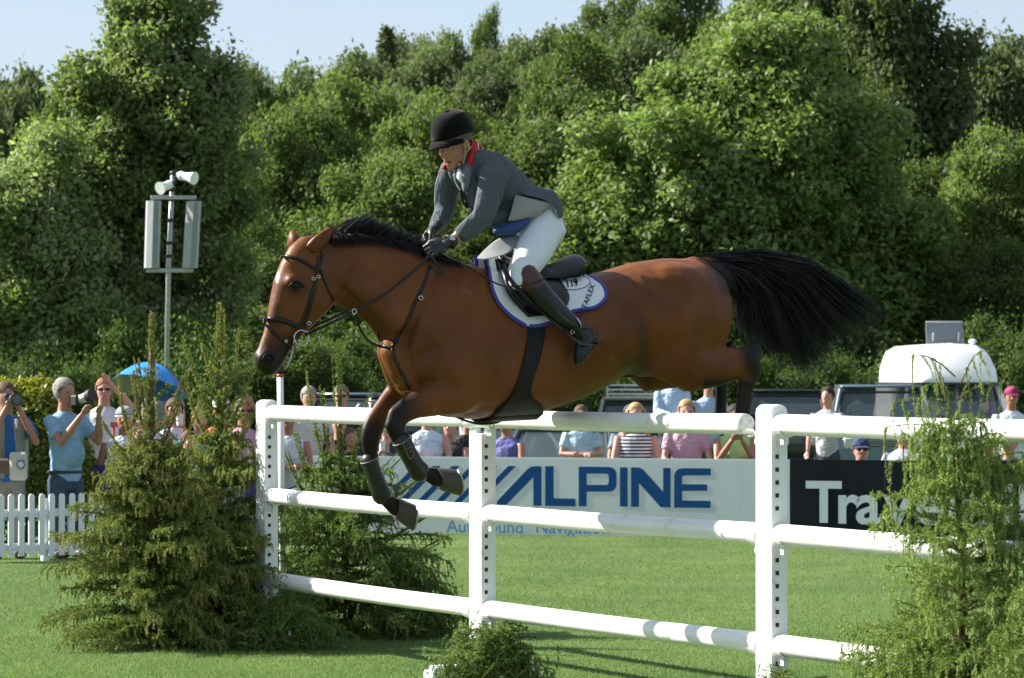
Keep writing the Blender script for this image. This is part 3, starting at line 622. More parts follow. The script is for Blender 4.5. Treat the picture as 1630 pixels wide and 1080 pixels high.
def sect(tp, bt, hw, w=0.0, p=2.0, seg=24, bell=0.0):
    """cross-section of trunk, neck or head from its upper and lower outline points"""
    a, b = hp(*tp, w), hp(*bt, w); c = (a + b) / 2; u = (a - b) / 2; out = []
    for k in range(seg):
        g = 2 * math.pi * k / seg; cs, sn = math.cos(g), math.sin(g)
        cs2 = math.copysign(abs(cs) ** (2 / p), cs); sn2 = math.copysign(abs(sn) ** (2 / p), sn)
        out.append(c + u * cs2 + HN * (hw * sn2 * (1 - bell * cs2)))
    return out
def loft(secs, **k): return hb.loft([sect(*s, **k) if len(s) == 3 else sect(s[0], s[1], s[2], s[3], s[4] if len(s) > 4 else 2.0, bell=s[5] if len(s) > 5 else 0) for s in secs])
loft([((622, 520), (628, 588), .09, 0), ((640, 470), (640, 628), .18, 0), ((668, 436), (668, 652), .235, 0, 2.2, .12), ((705, 418), (705, 664), .265, 0, 2.3, .22), ((745, 420), (745, 668), .285, 0, 2.3, .28),
      ((790, 434), (795, 667), .305, 0, 2.3, .2), ((850, 447), (856, 657), .325, 0, 2.2, .1), ((905, 446), (908, 641), .325, 0), ((955, 433), (950, 622), .315, 0), ((1005, 418), (985, 602), .30, 0), ((1055, 411), (1045, 600), .295, 0),
      ((1100, 412), (1090, 600), .28, 0), ((1132, 428), (1125, 580), .23, 0), ((1150, 460), (1145, 540), .13, 0)])
# neck
loft([((486, 377), (500, 470), .070, 0), ((505, 371), (522, 484), .078, 0), ((540, 368), (556, 494), .085, 0), ((580, 370), (584, 514), .095, 0), ((622, 380), (602, 540), .125, 0), ((664, 396), (618, 572), .165, 0), ((705, 412), (650, 610), .205, 0), ((740, 425), (690, 630), .22, 0)])
# head: forehead, cheek, nasal bone, muzzle
loft([((482, 374), (512, 392), .055, 0), ((461, 392), (528, 428), .082, 0), ((447, 418), (532, 462), .094, 0), ((437, 446), (522, 492), .092, 0, 2.3), ((431, 475), (500, 515), .080, 0, 2.3), ((426, 503), (480, 535), .066, 0, 2.2), ((420, 528), (464, 556), .056, 0),
      ((412, 550), (454, 574), .055, 0), ((407, 569), (444, 590), .056, 0), ((411, 584), (434, 597), .042, 0)])
def hc(pts, seg=12): chain(hb, [(hp(x, y, w), a / hs(x), (b if b < 1 else b / hs(x))) for x, y, w, a, b in pts], HN, seg)
hc([(500, 478, .045, 33, .042), (508, 462, .045, 33, .04)])                                   # near jowl disc
hc([(500, 478, -.045, 33, .042), (508, 462, -.045, 33, .04)])
for s in (1, -1):
    hc([(462, 447, .078 * s, 10, .022), (482, 452, .080 * s, 9, .018)])                        # brow
    hc([(452, 500, .056 * s, 3.5, .012), (490, 478, .082 * s, 4, .014)])                       # facial crest
    hc([(417, 572, .040 * s, 9, .020), (428, 566, .044 * s, 10, .018), (438, 548, .04 * s, 7, .014)])   # nostril flare
    # ears
    mbx = MB()
hc([(424, 592, 0, 8, .038), (434, 590, 0, 8, .036)])                                           # chin and lower lip
# jaw edge, muzzle mass, low muscle relief
hc([(524, 448, .050, 9, .02), (526, 470, .055, 9, .02), (518, 488, .052, 9, .02), (500, 505, .046, 9, .02), (482, 525, .036, 8, .016)])
hc([(524, 448, -.050, 9, .02), (526, 470, -.055, 9, .02), (518, 488, -.052, 9, .02), (500, 505, -.046, 9, .02), (482, 525, -.036, 8, .016)])
hc([(412, 566, 0, 9, .036), (417, 580, 0, 12, .044), (424, 588, 0, 9, .04)])
hc([(560, 440, .095, 22, .02), (600, 470, .115, 26, .03), (640, 510, .15, 26, .04)])
hc([(760, 560, .21, 40, .085), (725, 600, .20, 36, .085)])
# shoulders, breast, thighs
hc([(728, 480, .13, 60, .10), (702, 540, .145, 62, .105), (690, 590, .155, 48, .09)])
hc([(728, 480, -.13, 60, .10), (700, 540, -.145, 60, .105), (665, 590, -.155, 44, .085)])
hc([(628, 560, .07, 26, .075), (650, 600, .10, 30, .08)]); hc([(622, 560, -.08, 24, .075), (640, 600, -.10, 28, .08)])
# near foreleg
hc([(748, 600, .17, 52, .11), (722, 628, .18, 38, .085), (690, 637, .185, 28, .062), (662, 645, .185, 22.5, .050), (645, 654, .185, 20, .044), (632, 664, .185, 19.5, .040), (628, 678, .185, 18.5, .040), (634, 695, .185, 14.5, .034), (645, 712, .185, 11.5, .026), (658, 733, .185, 11, .025), (667, 749, .185, 14, .032), (680, 755, .185, 11.5, .028), (696, 761, .185, 17, .042)])
# far foreleg
hc([(700, 590, -.17, 44, .10), (668, 606, -.18, 36, .085), (640, 624, -.185, 29, .062), (617, 648, -.185, 22, .05), (600, 668, -.185, 19, .043), (592, 686, -.185, 20, .042), (589, 704, -.185, 18, .04), (590, 722, -.185, 13.5, .032), (596, 745, -.185, 11.5, .026), (604, 772, -.185, 11.5, .025), (609, 788, -.185, 14.5, .032), (620, 801, -.185, 12.5, .029), (632, 808, -.185, 17, .042)])
# near hind leg: thigh, stifle, gaskin, hock, cannon, fetlock, pastern
hc([(1070, 468, .11, 78, .17), (1078, 528, .15, 84, .135), (1085, 560, .16, 70, .115), (1112, 582, .17, 46, .09), (1145, 585, .175, 31, .062), (1172, 578, .175, 25, .047), (1195, 571, .175, 24, .042), (1198, 588, .175, 20, .036), (1188, 612, .175, 15.5, .030), (1183, 645, .175, 14.5, .028), (1181, 662, .175, 15, .032), (1188, 672, .175, 10, .025)])
hc([(1160, 570, .175, 13, .026), (1185, 563, .175, 14, .028), (1207, 557, .175, 15, .026)])
# far hind leg
hc([(1050, 490, -.11, 74, .17), (1035, 550, -.15, 62, .125), (1016, 578, -.16, 42, .10), (1030, 592, -.17, 34, .08), (1085, 588, -.17, 30, .06), (1125, 580, -.17, 23, .045), (1152, 568, -.17, 18, .036), (1152, 585, -.17, 16, .033), (1148, 612, -.17, 12.5, .027), (1147, 645, -.17, 12, .025), (1146, 662, -.17, 13, .03)])
hc([(1130, 572, -.17, 10, .022), (1150, 556, -.17, 9, .022), (1163, 545, -.17, 8, .02)])
# dock
hc([(1100, 418, 0, 10, .035), (1128, 416, 0, 11, .035), (1160, 424, 0, 9, .03), (1200, 440, 0, 6, .02)])
hme = organic(hb, .0105, 16, .6)
hme.transform(Matrix.Translation(-horse.location)); hme.materials.append(coat)
def wpix(v):
    """photo pixel of a world point, for placing coat marks"""
    return 815 + v[..., 0] / v[..., 1] * F, HY - (v[..., 2] - H) / v[..., 1] * F
nv = len(hme.vertices); co = np.empty(nv * 3, np.float32); hme.vertices.foreach_get('co', co); co = co.reshape(-1, 3) + np.array(horse.location)
hX, hY = wpix(co); wlat = (co - np.array(HC)) @ np.array(HN)
def ss(x, a, b): t = np.clip((x - a) / (b - a), 0, 1); return t * t * (3 - 2 * t)
def grooves(lines):
    nrm = np.empty(nv * 3, np.float32); hme.vertices.foreach_get('normal', nrm); nrm = nrm.reshape(-1, 3); disp = np.zeros(nv)
    for pl, depth, wd, side in lines:
        m = np.full(nv, 1e9)
        for (x0, y0), (x1, y1) in zip(pl, pl[1:]):
            dx, dy = x1 - x0, y1 - y0; t = np.clip(((hX - x0) * dx + (hY - y0) * dy) / (dx * dx + dy * dy), 0, 1); m = np.minimum(m, np.hypot(hX - x0 - t * dx, hY - y0 - t * dy))
        disp -= depth * np.exp(-(m / wd) ** 2) * (wlat * side > .015)
    c2 = (co - np.array(horse.location)) + nrm * disp[:, None]; hme.vertices.foreach_set('co', c2.astype(np.float32).ravel()); hme.update()
grooves([([(548, 484), (590, 508), (628, 548)], .012, 8, 1), ([(700, 428), (676, 475), (650, 530), (640, 575)], .010, 9, 1), ([(748, 455), (758, 520), (756, 580), (742, 618)], .011, 11, 1),
         ([(700, 655), (745, 640), (778, 605), (782, 570)], .011, 8, 1), ([(1002, 602), (985, 565), (983, 520), (990, 490)], .014, 12, 1), ([(1052, 455), (1078, 520), (1072, 580)], .006, 13, 1),
         ([(1128, 560), (1165, 573)], .007, 6, 1), ([(632, 610), (655, 578), (690, 555)], .012, 9, 1), ([(512, 438), (508, 470), (492, 505)], .0035, 5, 1), ([(470, 470), (452, 500), (440, 528)], .006, 6, 1),
         ([(560, 402), (620, 432), (690, 480)], .005, 12, 1), ([(1120, 470), (1135, 520), (1130, 560)], .006, 10, 1), ([(690, 626), (668, 640), (650, 652)], .005, 4, 1), ([(660, 636), (690, 650)], -.004, 4, 1),
         ([(820, 470), (900, 480), (960, 470)], .004, 14, 1), ([(705, 500), (700, 560)], -.008, 20, 1), ([(640, 560), (632, 520)], -.006, 10, 1), ([(860, 600), (930, 585), (975, 560)], .006, 14, 1)])
nzv = .5 + .5 * np.sin(co[:, 0] * 31 + np.sin(co[:, 2] * 23) * 2)
pts = np.zeros(nv)
near = wlat > .02
leg = np.where((wlat > .10) & (hY > 624), 1 - ss(hX, 640, 688), 0); leg = np.maximum(leg, np.where(~near & (hX < 660), ss(hY + .35 * (600 - hX), 648, 690), 0)); leg *= (hX < 705) & (hY > 615)
leg = np.maximum(leg, ((hY > 700) & (hX < 760)) * 1.0)
hind = ((hX > 1120) & (hY > 530)) * np.maximum(ss(hX - .35 * (hY - 560), 1165, 1190) * (near), ss(hY, 596, 612)); hind = np.maximum(hind, ((~near) & (hX > 1120) & (hY > 535)) * ss(hX, 1125, 1145) * (wlat < -.09))
muz = (hX < 480) * ss((hY - 538) + (hX - 420) * .45, -6, 30) * .95
eye = .9 * np.exp(-(((hX - 472) / 17) ** 2 + ((hY - 457) / 13) ** 2)) * (wlat > .03) + .4 * np.exp(-(((hX - 440) / 8) ** 2 + ((hY - 500) / 40) ** 2)) * (wlat > 0)
crest = (hX > 510) * (hX < 720) * (1 - ss(hY - np.interp(hX, [510, 540, 580, 622, 664, 720], [371, 368, 370, 380, 396, 416]), 4, 20)) * .9
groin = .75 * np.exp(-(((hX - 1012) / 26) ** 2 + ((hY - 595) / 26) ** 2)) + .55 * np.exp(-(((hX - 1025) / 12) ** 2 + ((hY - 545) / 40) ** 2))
dock = ss(hX - .5 * np.abs(hY - 425), 1118, 1140) * (hY < 470) * .8
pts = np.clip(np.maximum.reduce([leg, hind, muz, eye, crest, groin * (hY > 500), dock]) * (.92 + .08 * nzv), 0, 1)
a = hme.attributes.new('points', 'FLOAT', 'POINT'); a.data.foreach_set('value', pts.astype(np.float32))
q = ss(1.25 - np.sqrt(((hX - 442 + .12 * (hY - 440)) / 2.2) ** 2 + ((hY - 442) / 8.0) ** 2), 0, .5) * (wlat < .045) * (hX < 450)
a = hme.attributes.new('star', 'FLOAT', 'POINT'); a.data.foreach_set('value', q.astype(np.float32))
hbody = link('body', hme, horse)
bm = bmesh.new(); bm.from_mesh(hme); bm.transform(Matrix.Translation(horse.location)); HB = BVHTree.FromBMesh(bm); bm.free()
EYE = V(0, 0, H)
def hit(px, py, off=0.0, bvh=None, maxd=None):
    """where the photo's ray meets the horse, lifted off by `off`"""
    d = (P(px, py, 18) - EYE).normalized(); loc, nrm, i, dist = (bvh or HB).ray_cast(EYE, d)
    if loc is None: return hp(px, py, .06), HN.copy()
    if nrm.dot(d) > 0: nrm = -nrm
    return loc + nrm * off, nrm
def mirror(p): return p - HN * (2 * (p - HC).dot(HN))
# ears
lid_ = mat('ear_edge_hair', (.010, .008, .007), .8)
ear_in = mat('ear_inside', (.05, .03, .022), .8)
def ear(bx, by, tx, ty, w, wt, turn, mark=None):
    a, b = hp(bx, by, w), hp(tx, ty, wt); mb = MB(); ax = (b - a); L = ax.length; ax.normalize()
    fr = (HD * math.cos(turn) + HN * math.sin(turn)); fr = (fr - ax * fr.dot(ax)).normalized(); sd = ax.cross(fr); rings = []
    for k in range(9):
        t = k / 8; wd = .044 * (math.sin(math.pi * min(1, .22 + t * .80)) ** .7) * (1 - .25 * t) + .0015; ring = []
        for q in range(13):
            g = math.radians(-215 + 250 * q / 12 - 18 + 90); ring.append(a + ax * (L * t) - fr * (math.sin(g) * wd * .75) + sd * (math.cos(g) * wd) - ax * (.10 * L * (t > .9)) * 0)
        rings.append(ring)
    mb.sheet(rings); o = mb.build('ear', coat, horse, smooth=True, thick=.006); return o
e1 = ear(492, 398, 530, 362, .055, .085, 1.3); e2 = ear(470, 396, 464, 367, -.055, -.085, -.1)
# eye and nostrils
ex = hit(471, 455)
mb = MB(); mb.ell(ex[0] - ex[1] * .013, (.023, .023, .020), 20, 14); mb.build('eye', mat('horse_eye', (.006, .004, .003), .3, spec=.3), horse, smooth=True)
ex2 = mirror(ex[0]); mb = MB(); mb.ell(ex2 + (HN * .010), (.023, .023, .020), 20, 14); mb.build('eye', _mats['horse_eye'], horse, smooth=True)
lid = mat('dark_skin', (.006, .005, .005), .6, spec=.2)
mb = MB(); mb.tube([hit(458 + 26 * k / 8, 458 - 9 * math.sin(math.pi * k / 8), .002)[0] for k in range(9)], [.003, .005, .006, .007, .007, .007, .006, .005, .003], 6); mb.build('eyelid', lid, horse, smooth=True)
nh = hit(427, 571); mb = MB(); R = nh[1].to_track_quat('Z', 'Y').to_matrix()
mb.ell(nh[0] - nh[1] * .006, (.026, .020, .009), 16, 8, R); mb.build('nostril', mat('nostril_dark', (.004, .003, .003), .9), horse, smooth=True)
mb = MB(); ring = [nh[0] + R @ V(math.cos(a) * .028, math.sin(a) * .022, .002) for a in [2 * math.pi * k / 16 for k in range(17)]]; mb.tube(ring, .0045, 6, cap=False); mb.build('nostril_rim', lid, horse, smooth=True)
# hooves
hoofm = mat('hoof_horn', (.06, .05, .042), .5, noise=.4, nscale=12, bump=.4, bscale=50, aniso=(1, 1, 6)); shoem = mat('horseshoe_steel', (.38, .36, .34), .4, metal=.9)
def hoof(c, toe, sole, r=.064, h=.072):
    """c = coronet centre, toe = direction of the toe, sole = direction from coronet to ground face"""
    sole = sole.normalized(); toe = (toe - sole * toe.dot(sole)).normalized(); sd = sole.cross(toe); rings = []
    for t, k in ((-.12, .80), (0, .86), (.5, .94), (1, 1.02), (1.02, .98)):
        ring = []
        for q in range(20):
            g = 2 * math.pi * q / 20; f = math.cos(g); rr = r * k
            ring.append(c + sole * (h * t) + toe * (rr * (f * (1.08 if f > 0 else .8)) + h * t * .42) + sd * (rr * math.sin(g) * .98))
        rings.append(ring)
    mb = MB(); mb.loft(rings); o = mb.build('hoof', hoofm, horse, smooth='auto')
    m2 = MB(); cc = c + sole * (h * 1.02) + toe * (h * .43); path = [cc + toe * (r * .95 * math.cos(g)) + sd * (r * .93 * math.sin(g)) for g in [math.radians(-140 + 280 * k / 14) for k in range(15)]]
    m2.tube(path, .011, 6, flat=.5, up=sole); m2.build('horseshoe', shoem, o, smooth=True); return o
def hd2(x0, y0, x1, y1, w0, w1=None):
    return (hp(x1, y1, w0 if w1 is None else w1) - hp(x0, y0, w0)).normalized()
hoof(hp(700, 761, .185), hd2(700, 750, 716, 800, .185), hd2(690, 765, 714, 757, .185) + HD * -.1, .074, .085)
hoof(hp(634, 808, -.185), hd2(640, 800, 630, 850, -.185), (hd2(625, 810, 650, 812, -.185) + HN * .2), .072, .085)
hoof(hp(1198, 668, .175), hd2(1180, 650, 1180, 700, .175), hd2(1180, 676, 1200, 668, .175), .050, .05)
hoof(hp(1160, 668, -.17), hd2(1140, 650, 1140, 700, -.17), hd2(1140, 676, 1160, 668, -.17), .050, .05)
# tendon boots
bootm = mat('tendon_boot', (.007, .006, .006), .42, bump=.2, bscale=60); bstrap = mat('boot_edging', (.22, .21, .19), .5); btan = mat('boot_stitching', (.16, .10, .045), .6)
def tboot(pts, w, name='tendon_boot'):
    mb = MB(); chain(mb, [(hp(x, y, w), r / hs(x), r / hs(x) * 1.0) for x, y, r in pts], HN, 20); me = mb.mesh('x')
    o = mb.build(name, bootm, horse, smooth=True)
    x0, y0, r0 = pts[0]; x1, y1, r1 = pts[1]; d = (hp(x1, y1, w) - hp(x0, y0, w)).normalized(); u = d.cross(HN).normalized()
    m2 = MB(); c = hp(x0, y0, w) - d * .004; R_ = r0 / hs(x0) * 1.0
    m2.tube([c + u * (math.cos(g) * R_) + HN * (math.sin(g) * R_) for g in [2 * math.pi * k / 18 for k in range(19)]], .003, 5, cap=False); m2.build('binding', bstrap, o, smooth=True); return o
t1 = tboot([(640, 703, 15), (650, 722, 14), (660, 740, 14.5), (668, 751, 16.5)], .185)
t2 = tboot([(588, 734, 14), (596, 755, 13.5), (603, 775, 14.5), (608, 788, 16.5)], -.185)
# stitched tan mark on the near boot (an upright band with a loop), lying on the boot's outside
def onboot(px, py, w, off=.056): return hp(px, py, w + off)
mk = MB()
for pl in ([(643, 703), (641, 706), (652, 731), (655, 729)], [(652, 731), (658, 728)], [(643, 703), (650, 700), (655, 711), (648, 715)], [(651, 720), (657, 717), (660, 724), (655, 727)]):
    mk.tube([onboot(x, y, .185) for x, y in pl], .0022, 5)
mk.build('stitched_mark', btan, t1)
# mane: short black hair blown up along the crest
hairm = mat('black_hair', (.004, .0035, .004), .42, spec=.28)
def hairs(name, roots, mids, tips, width, parent, m, mid2=None):
    """every hair is a narrow tapering strip that follows a quadratic curve"""
    n = len(roots); ts = [0, .3, .6, 1.0]; wv = [1, .9, .65, .05]; side = unit(np.cross(tips - roots, RNG.normal(0, 1, (n, 3)))); rows = []
    for t, w in zip(ts, wv):
        p = roots * (1 - t) ** 2 + mids * 2 * t * (1 - t) + tips * t * t; rows.append((p - side * (width * w)[:, None], p + side * (width * w)[:, None]))
    q = np.concatenate([np.stack([rows[i][0], rows[i][1], rows[i + 1][1], rows[i + 1][0]], 1) for i in range(3)], 0)
    return npmesh(name, q.reshape(-1, 3), 4, m, parent)
def A(v): return np.array(v)
loc0 = A(horse.location)
cr = [(514, 377), (530, 371), (550, 369), (580, 371), (620, 380), (664, 396), (700, 411), (725, 420)]
n = 14000; t = RNG.random(n) * .999; crp = catmull([hp(x, y) for x, y in cr], 8); L_ = len(crp) - 1
i = (t * L_).astype(int); f = (t * L_ - i)[:, None]; crp = A([tuple(p) for p in crp]); base = crp[i] * (1 - f) + crp[i + 1] * f
base = base + A(HN) * RNG.normal(0, .022, n)[:, None] + A((0, 0, 1)) * -(.010 + .012 * RNG.random(n))[:, None]
hl = np.interp(t, [0, .12, .3, .5, .75, 1], [.02, .075, .105, .085, .055, .03]) * (.6 + .6 * RNG.random(n)) * (.92 + .12 * np.sin(t * 31) * np.sin(t * 13))
clump = np.sin(t * 17)[:, None] * .12
di = unit(A((.55, .30, 0))[None] * (.35 + .5 * RNG.random((n, 1))) + A((0, 0, 1)) + A(HN) * (RNG.normal(0, .22, (n, 1)) + clump * .6))
tips = base + di * hl[:, None] + A((.9, .45, 0)) * (hl ** 1.0)[:, None] * .55; mids = base + di * (hl * .6)[:, None]
side_h = RNG.random(n) < .42     # hair that lies down over the near side of the neck
dn = unit(A((.5, .27, 0)) * (.5 + RNG.random((n, 1))) + A((0, 0, -1.0)) * .7 + A(HN) * .55); tips[side_h] = (base + A(HN) * .03 + dn * (.035 + .07 * RNG.random(n) * np.interp(t, [0, .2, 1], [.5, 1, .7]))[:, None])[side_h]; mids[side_h] = (base + A((0, 0, .02)) + A(HN) * .05)[side_h]
hairs('mane', base - loc0, mids - loc0, tips - loc0, .0009 + .0008 * RNG.random(n), horse, hairm)
n = 700; base = A(hp(484, 382))[None] + A(HN) * RNG.normal(0, .02, n)[:, None] + A((.03, .01, .0)) * RNG.random((n, 1)); base[:, 2] -= .012
tp = base + A((.10, .04, .03)) * (.3 + RNG.random((n, 1))) + RNG.normal(0, .015, (n, 3)); md = base + A((.02, .01, .04)) + RNG.normal(0, .006, (n, 3))
hairs('forelock', base - loc0, md - loc0, tp - loc0, np.full(n, .0011), horse, hairm)
# tail: long hair streaming behind, falling in loose locks
n = 14000; s = RNG.random(n); lock = RNG.integers(0, 46, n); lk = np.random.default_rng(3); lo = lk.normal(0, 1, (46, 3)); ls = np.sort(lk.random(46)); s = np.clip(ls[lock] + RNG.normal(0, .035, n), 0, 1)
def cv(pts, s): P_ = A([tuple(hp(x, y)) for x, y in pts]); u = np.linspace(0, 1, len(pts)); return np.stack([np.interp(s, u, P_[:, k]) for k in range(3)], 1)
rootp = cv([(1104, 411), (1125, 409), (1150, 415), (1170, 432), (1180, 445)], RNG.random(n) * .6 + s * .4) + RNG.normal(0, .010, (n, 3)); rootp[:, 2] -= .012
# end points fan out from the top edge round to the hanging underside
endp = cv([(1378, 466), (1376, 492), (1362, 525), (1332, 555), (1300, 575), (1270, 575), (1245, 560), (1225, 545), (1200, 525), (1178, 512)], s)
ctl = cv([(1277, 372), (1277, 384), (1270, 400), (1256, 412), (1240, 425), (1225, 430), (1215, 432), (1205, 440), (1192, 445), (1182, 455)], s)
ln = (.72 + .42 * RNG.random(n)) * (1 + .12 * lo[lock, 0]); ln = np.clip(ln * .95, .5, 1.10)[:, None]
endp = rootp + (endp - rootp) * ln + A(HN) * (lo[lock, 1] * .05 + RNG.normal(0, .025, n))[:, None] + A((0, 0, 1)) * (lo[lock, 2] * .02 + RNG.normal(0, .012, n))[:, None] + A((.2, .1, -1)) * (np.clip(ln - .95, 0, 1) * .35)
ctl = ctl + A(HN) * (lo[lock, 1] * .05 + RNG.normal(0, .03, n))[:, None] + RNG.normal(0, .008, (n, 3))
hairs('tail', rootp - loc0, ctl - loc0, endp - loc0, .0012 + .0014 * RNG.random(n), horse, hairm)
# a few wispy locks hanging clear below
n = 900; lock = RNG.integers(0, 7, n); lx = A([1228, 1246, 1262, 1282, 1300, 1322, 1210])[lock]; ly = A([590, 612, 575, 620, 585, 600, 548])[lock]
rp_ = cv([(1180, 430), (1230, 440), (1260, 450)], RNG.random(n)) + RNG.normal(0, .01, (n, 3)); e_ = A([tuple(hp(x, y)) for x, y in zip(lx, ly)]) + RNG.normal(0, .016, (n, 3)) * (.5 + RNG.random((n, 1))); e_[:, 2] += RNG.random(n) * .12
c_ = A([tuple(hp(x - 5, 470)) for x in lx]) + RNG.normal(0, .012, (n, 3)); hairs('tail_wisps', rp_ - loc0, c_ - loc0, e_ - loc0, np.full(n, .0010), horse, hairm)
# swell of the tail's core so that it hides what is behind
tb = MB(); chain(tb, [(hp(1110, 416), .03, .035), (hp(1152, 436), .09, .045), (hp(1195, 455), .13, .05), (hp(1250, 462), .11, .05), (hp(1300, 482), .09, .045), (hp(1335, 505), .04, .025)], HN, 16)
orgobj('tail_core', tb, hairm, horse, .012, 3)

# ---------------------------------------------------------------- bridle, breastplate, saddle cloth, saddle
leather = mat('black_leather', (.004, .004, .005), .36, spec=.35, bump=.15, bscale=90); steel = mat('polished_steel', (.55, .55, .52), .22, metal=1)
bridle = thing('bridle', 'black leather bridle with flash noseband and ring bit on the horse\'s head', 'bridle', hp(471, 455) * 1)
def strap(path, r=.007, name='strap', root=None, m=None, off=.004, flat=.35, n=5):
    """leather strap laid on the coat along photo points; a point (x, y, w) hangs free at offset w"""
    pts = []
    for i in range(len(path) - 1):
        for k in range(n): pts.append((i, k / n))
    out = []
    for i, f in pts + [(len(path) - 2, 1.0)]:
        a, b = path[i], path[i + 1]
        if len(a) == 2 and len(b) == 2:
            h = hit(a[0] + (b[0] - a[0]) * f, a[1] + (b[1] - a[1]) * f, off)
            if h: out.append(h)
        else:
            pa = hit(*a, off)[0] if len(a) == 2 else hp(*a); pb = hit(*b, off)[0] if len(b) == 2 else hp(*b); out.append((pa + (pb - pa) * f, HN))
    P_ = [o[0] for o in out]; P_ = [P_[0]] + [(P_[i - 1] + P_[i] * 2 + P_[i + 1]) / 4 for i in range(1, len(P_) - 1)] + [P_[-1]]
    mb = MB(); seg = 8; rings = []
    for i, p in enumerate(P_):
        t = (P_[min(i + 1, len(P_) - 1)] - P_[max(i - 1, 0)]); t = t.normalized() if t.length > 0 else V(0, 0, 1); nn = out[i][1]; nn = nn - t * nn.dot(t)
        nn = nn.normalized() if nn.length > .05 else HN; b = t.cross(nn); rings.append([p + b * (math.cos(g) * r) + nn * (math.sin(g) * r * flat) for g in [2 * math.pi * k / seg for k in range(seg)]])
    mb.loft(rings); return mb.build(name, m or leather, root or bridle, smooth=True)
strap([(447, 410), (455, 408), (470, 411), (485, 418), (499, 427), (506, 431)], .0085, 'browband', flat=.6)
strap([(508, 408), (506, 420), (504, 440), (500, 462), (493, 490), (487, 510), (482, 527)], .0085, 'cheek_strap', flat=.5)
strap([(500, 452), (494, 470), (488, 492), (482, 506), (478, 520)], .006, 'noseband_hanger')
strap([(510, 430), (516, 447), (523, 463), (530, 478), (532, 491)], .0065, 'throat_latch', flat=.5)
strap([(420, 512), (428, 508), (442, 509), (458, 513), (472, 519), (483, 524)], .013, 'noseband', flat=.5)
strap([(420, 513), (427, 521), (438, 532), (448, 541), (458, 549), (464, 556)], .0075, 'flash_strap', flat=.5)
strap([(506, 431), (510, 420), (514, 408), (508, 395)], .008, 'headpiece')
def ring(c, n, r, th, root, name='ring', m=None, el=1.0):
    R = n.to_track_quat('Z', 'Y').to_matrix(); mb = MB(); mb.tube([c + R @ V(math.cos(a) * r, math.sin(a) * r * el, 0) for a in [2 * math.pi * k / 24 for k in range(25)]], th, 8, cap=False); return mb.build(name, m or steel, root, smooth=True)
bc = hp(480, 538, .085); ring(bc, HN + HD * .2, .038, .0032, bridle, 'bit_ring')
ring(mirror(bc), HN, .038, .0032, bridle, 'bit_ring')
mb = MB(); mb.tube([hp(470, 543, .085), hp(463, 548, 0), mirror(hp(470, 543, .085))], .007, 8); mb.build('bit_mouthpiece', steel, bridle, smooth=True)
for (x, y, r) in ((498, 444, .010), (505, 441, .010), (490, 514, .012), (454, 543, .008), (490, 530, .010)):
    h = hit(x, y, .010); ring(h[0], h[1], r, .0022, bridle, 'buckle', el=.7)
mb = MB(); mb.tube([hit(467, 552, .012)[0], hp(463, 570, .05), hp(457, 584, .045), hp(452, 590, .03)], [.007, .009, .008, .003], 8, flat=.6); mb.build('loose_strap_end', mat('pale_strap', (.35, .37, .36), .35), bridle, smooth=True)
# reins: from the bit along the neck to the rider's hands, plus the martingale
def free(path, r, name, root, m=None, flat=.45, n=8):
    mb = MB(); p = catmull([hp(*q) for q in path], n); mb.tube(p, r, 8, flat=flat, up=HN); return mb.build(name, m or leather, root, smooth=True)
free([(486, 533, .09), (520, 518, .15), (562, 497, .17), (610, 470, .19), (660, 430, .20), (686, 404, .17)], .0075, 'rein', bridle)
free([(470, 540, -.09), (500, 520, -.15), (552, 495, -.2), (620, 450, -.19), (672, 400, -.12), (682, 388, -.10)], .0075, 'rein', bridle)
free([(686, 408, .19), (697, 424, .21), (703, 432, .21), (697, 437, .21), (690, 428, .20)], .0065, 'rein_buckle_end', bridle)
bp = thing('breastplate', 'black breastplate and running martingale round the base of the neck', 'breastplate', hp(640, 520) * 1)
strap([(685, 425), (676, 450), (665, 473), (655, 495), (645, 515), (634, 536), (624, 553)], .0085, 'neck_strap', bp, flat=.5)
strap([(624, 555), (628, 572), (638, 592), (646, 606), (652, 620)], .0085, 'chest_strap', bp, flat=.5)
strap([(600, 527), (606, 545), (614, 553), (622, 556)], .006, 'far_neck_strap', bp, flat=.5)
free([(566, 497, .17), (570, 515, .15), (582, 538, .13), (600, 550, .12), (622, 555, .14)], .0065, 'martingale_fork', bp)
ring(hp(564, 496, .175), HN, .012, .003, bp, 'martingale_ring')
h = hit(668, 475, .012); ring(h[0], h[1], .012, .003, bp, 'buckle', el=.8); h = hit(671, 477, .014); m_ = MB(); m_.ell(h[0], .008, 8, 6); m_.build('stud', _mats['boot_edging'], bp)
# saddle cloth: white quilt edged in blue, lying on the barrel
sc_white = mat('quilted_white', (.66, .70, .72), .8, noise=.05, nscale=10, bump=.25, bscale=45); sc_blue = mat('blue_binding', (.03, .04, .30), .6)
cloth = thing('saddle_cloth', 'white quilted saddle cloth bound in blue with number 119 under the saddle', 'saddle cloth', hp(850, 440) * 1)
front = catmull([V(775, 405, 0), V(777, 430, 0), V(782, 460, 0), V(793, 485, 0), V(812, 505, 0), V(836, 520, 0)], 5)
rear_u = [V(938, 443, 0), V(953, 452, 0), V(962, 463, 0), V(964, 474, 0), V(958, 484, 0), V(945, 492, 0), V(925, 495, 0), V(910, 498, 0), V(895, 505, 0), V(875, 515, 0), V(855, 520, 0), V(836, 520, 0)]
rear = catmull(rear_u, 3)
def lay(px, py, off):
    h = hit(px, py, off)
    return h[0] if h else hp(px, py, .05)
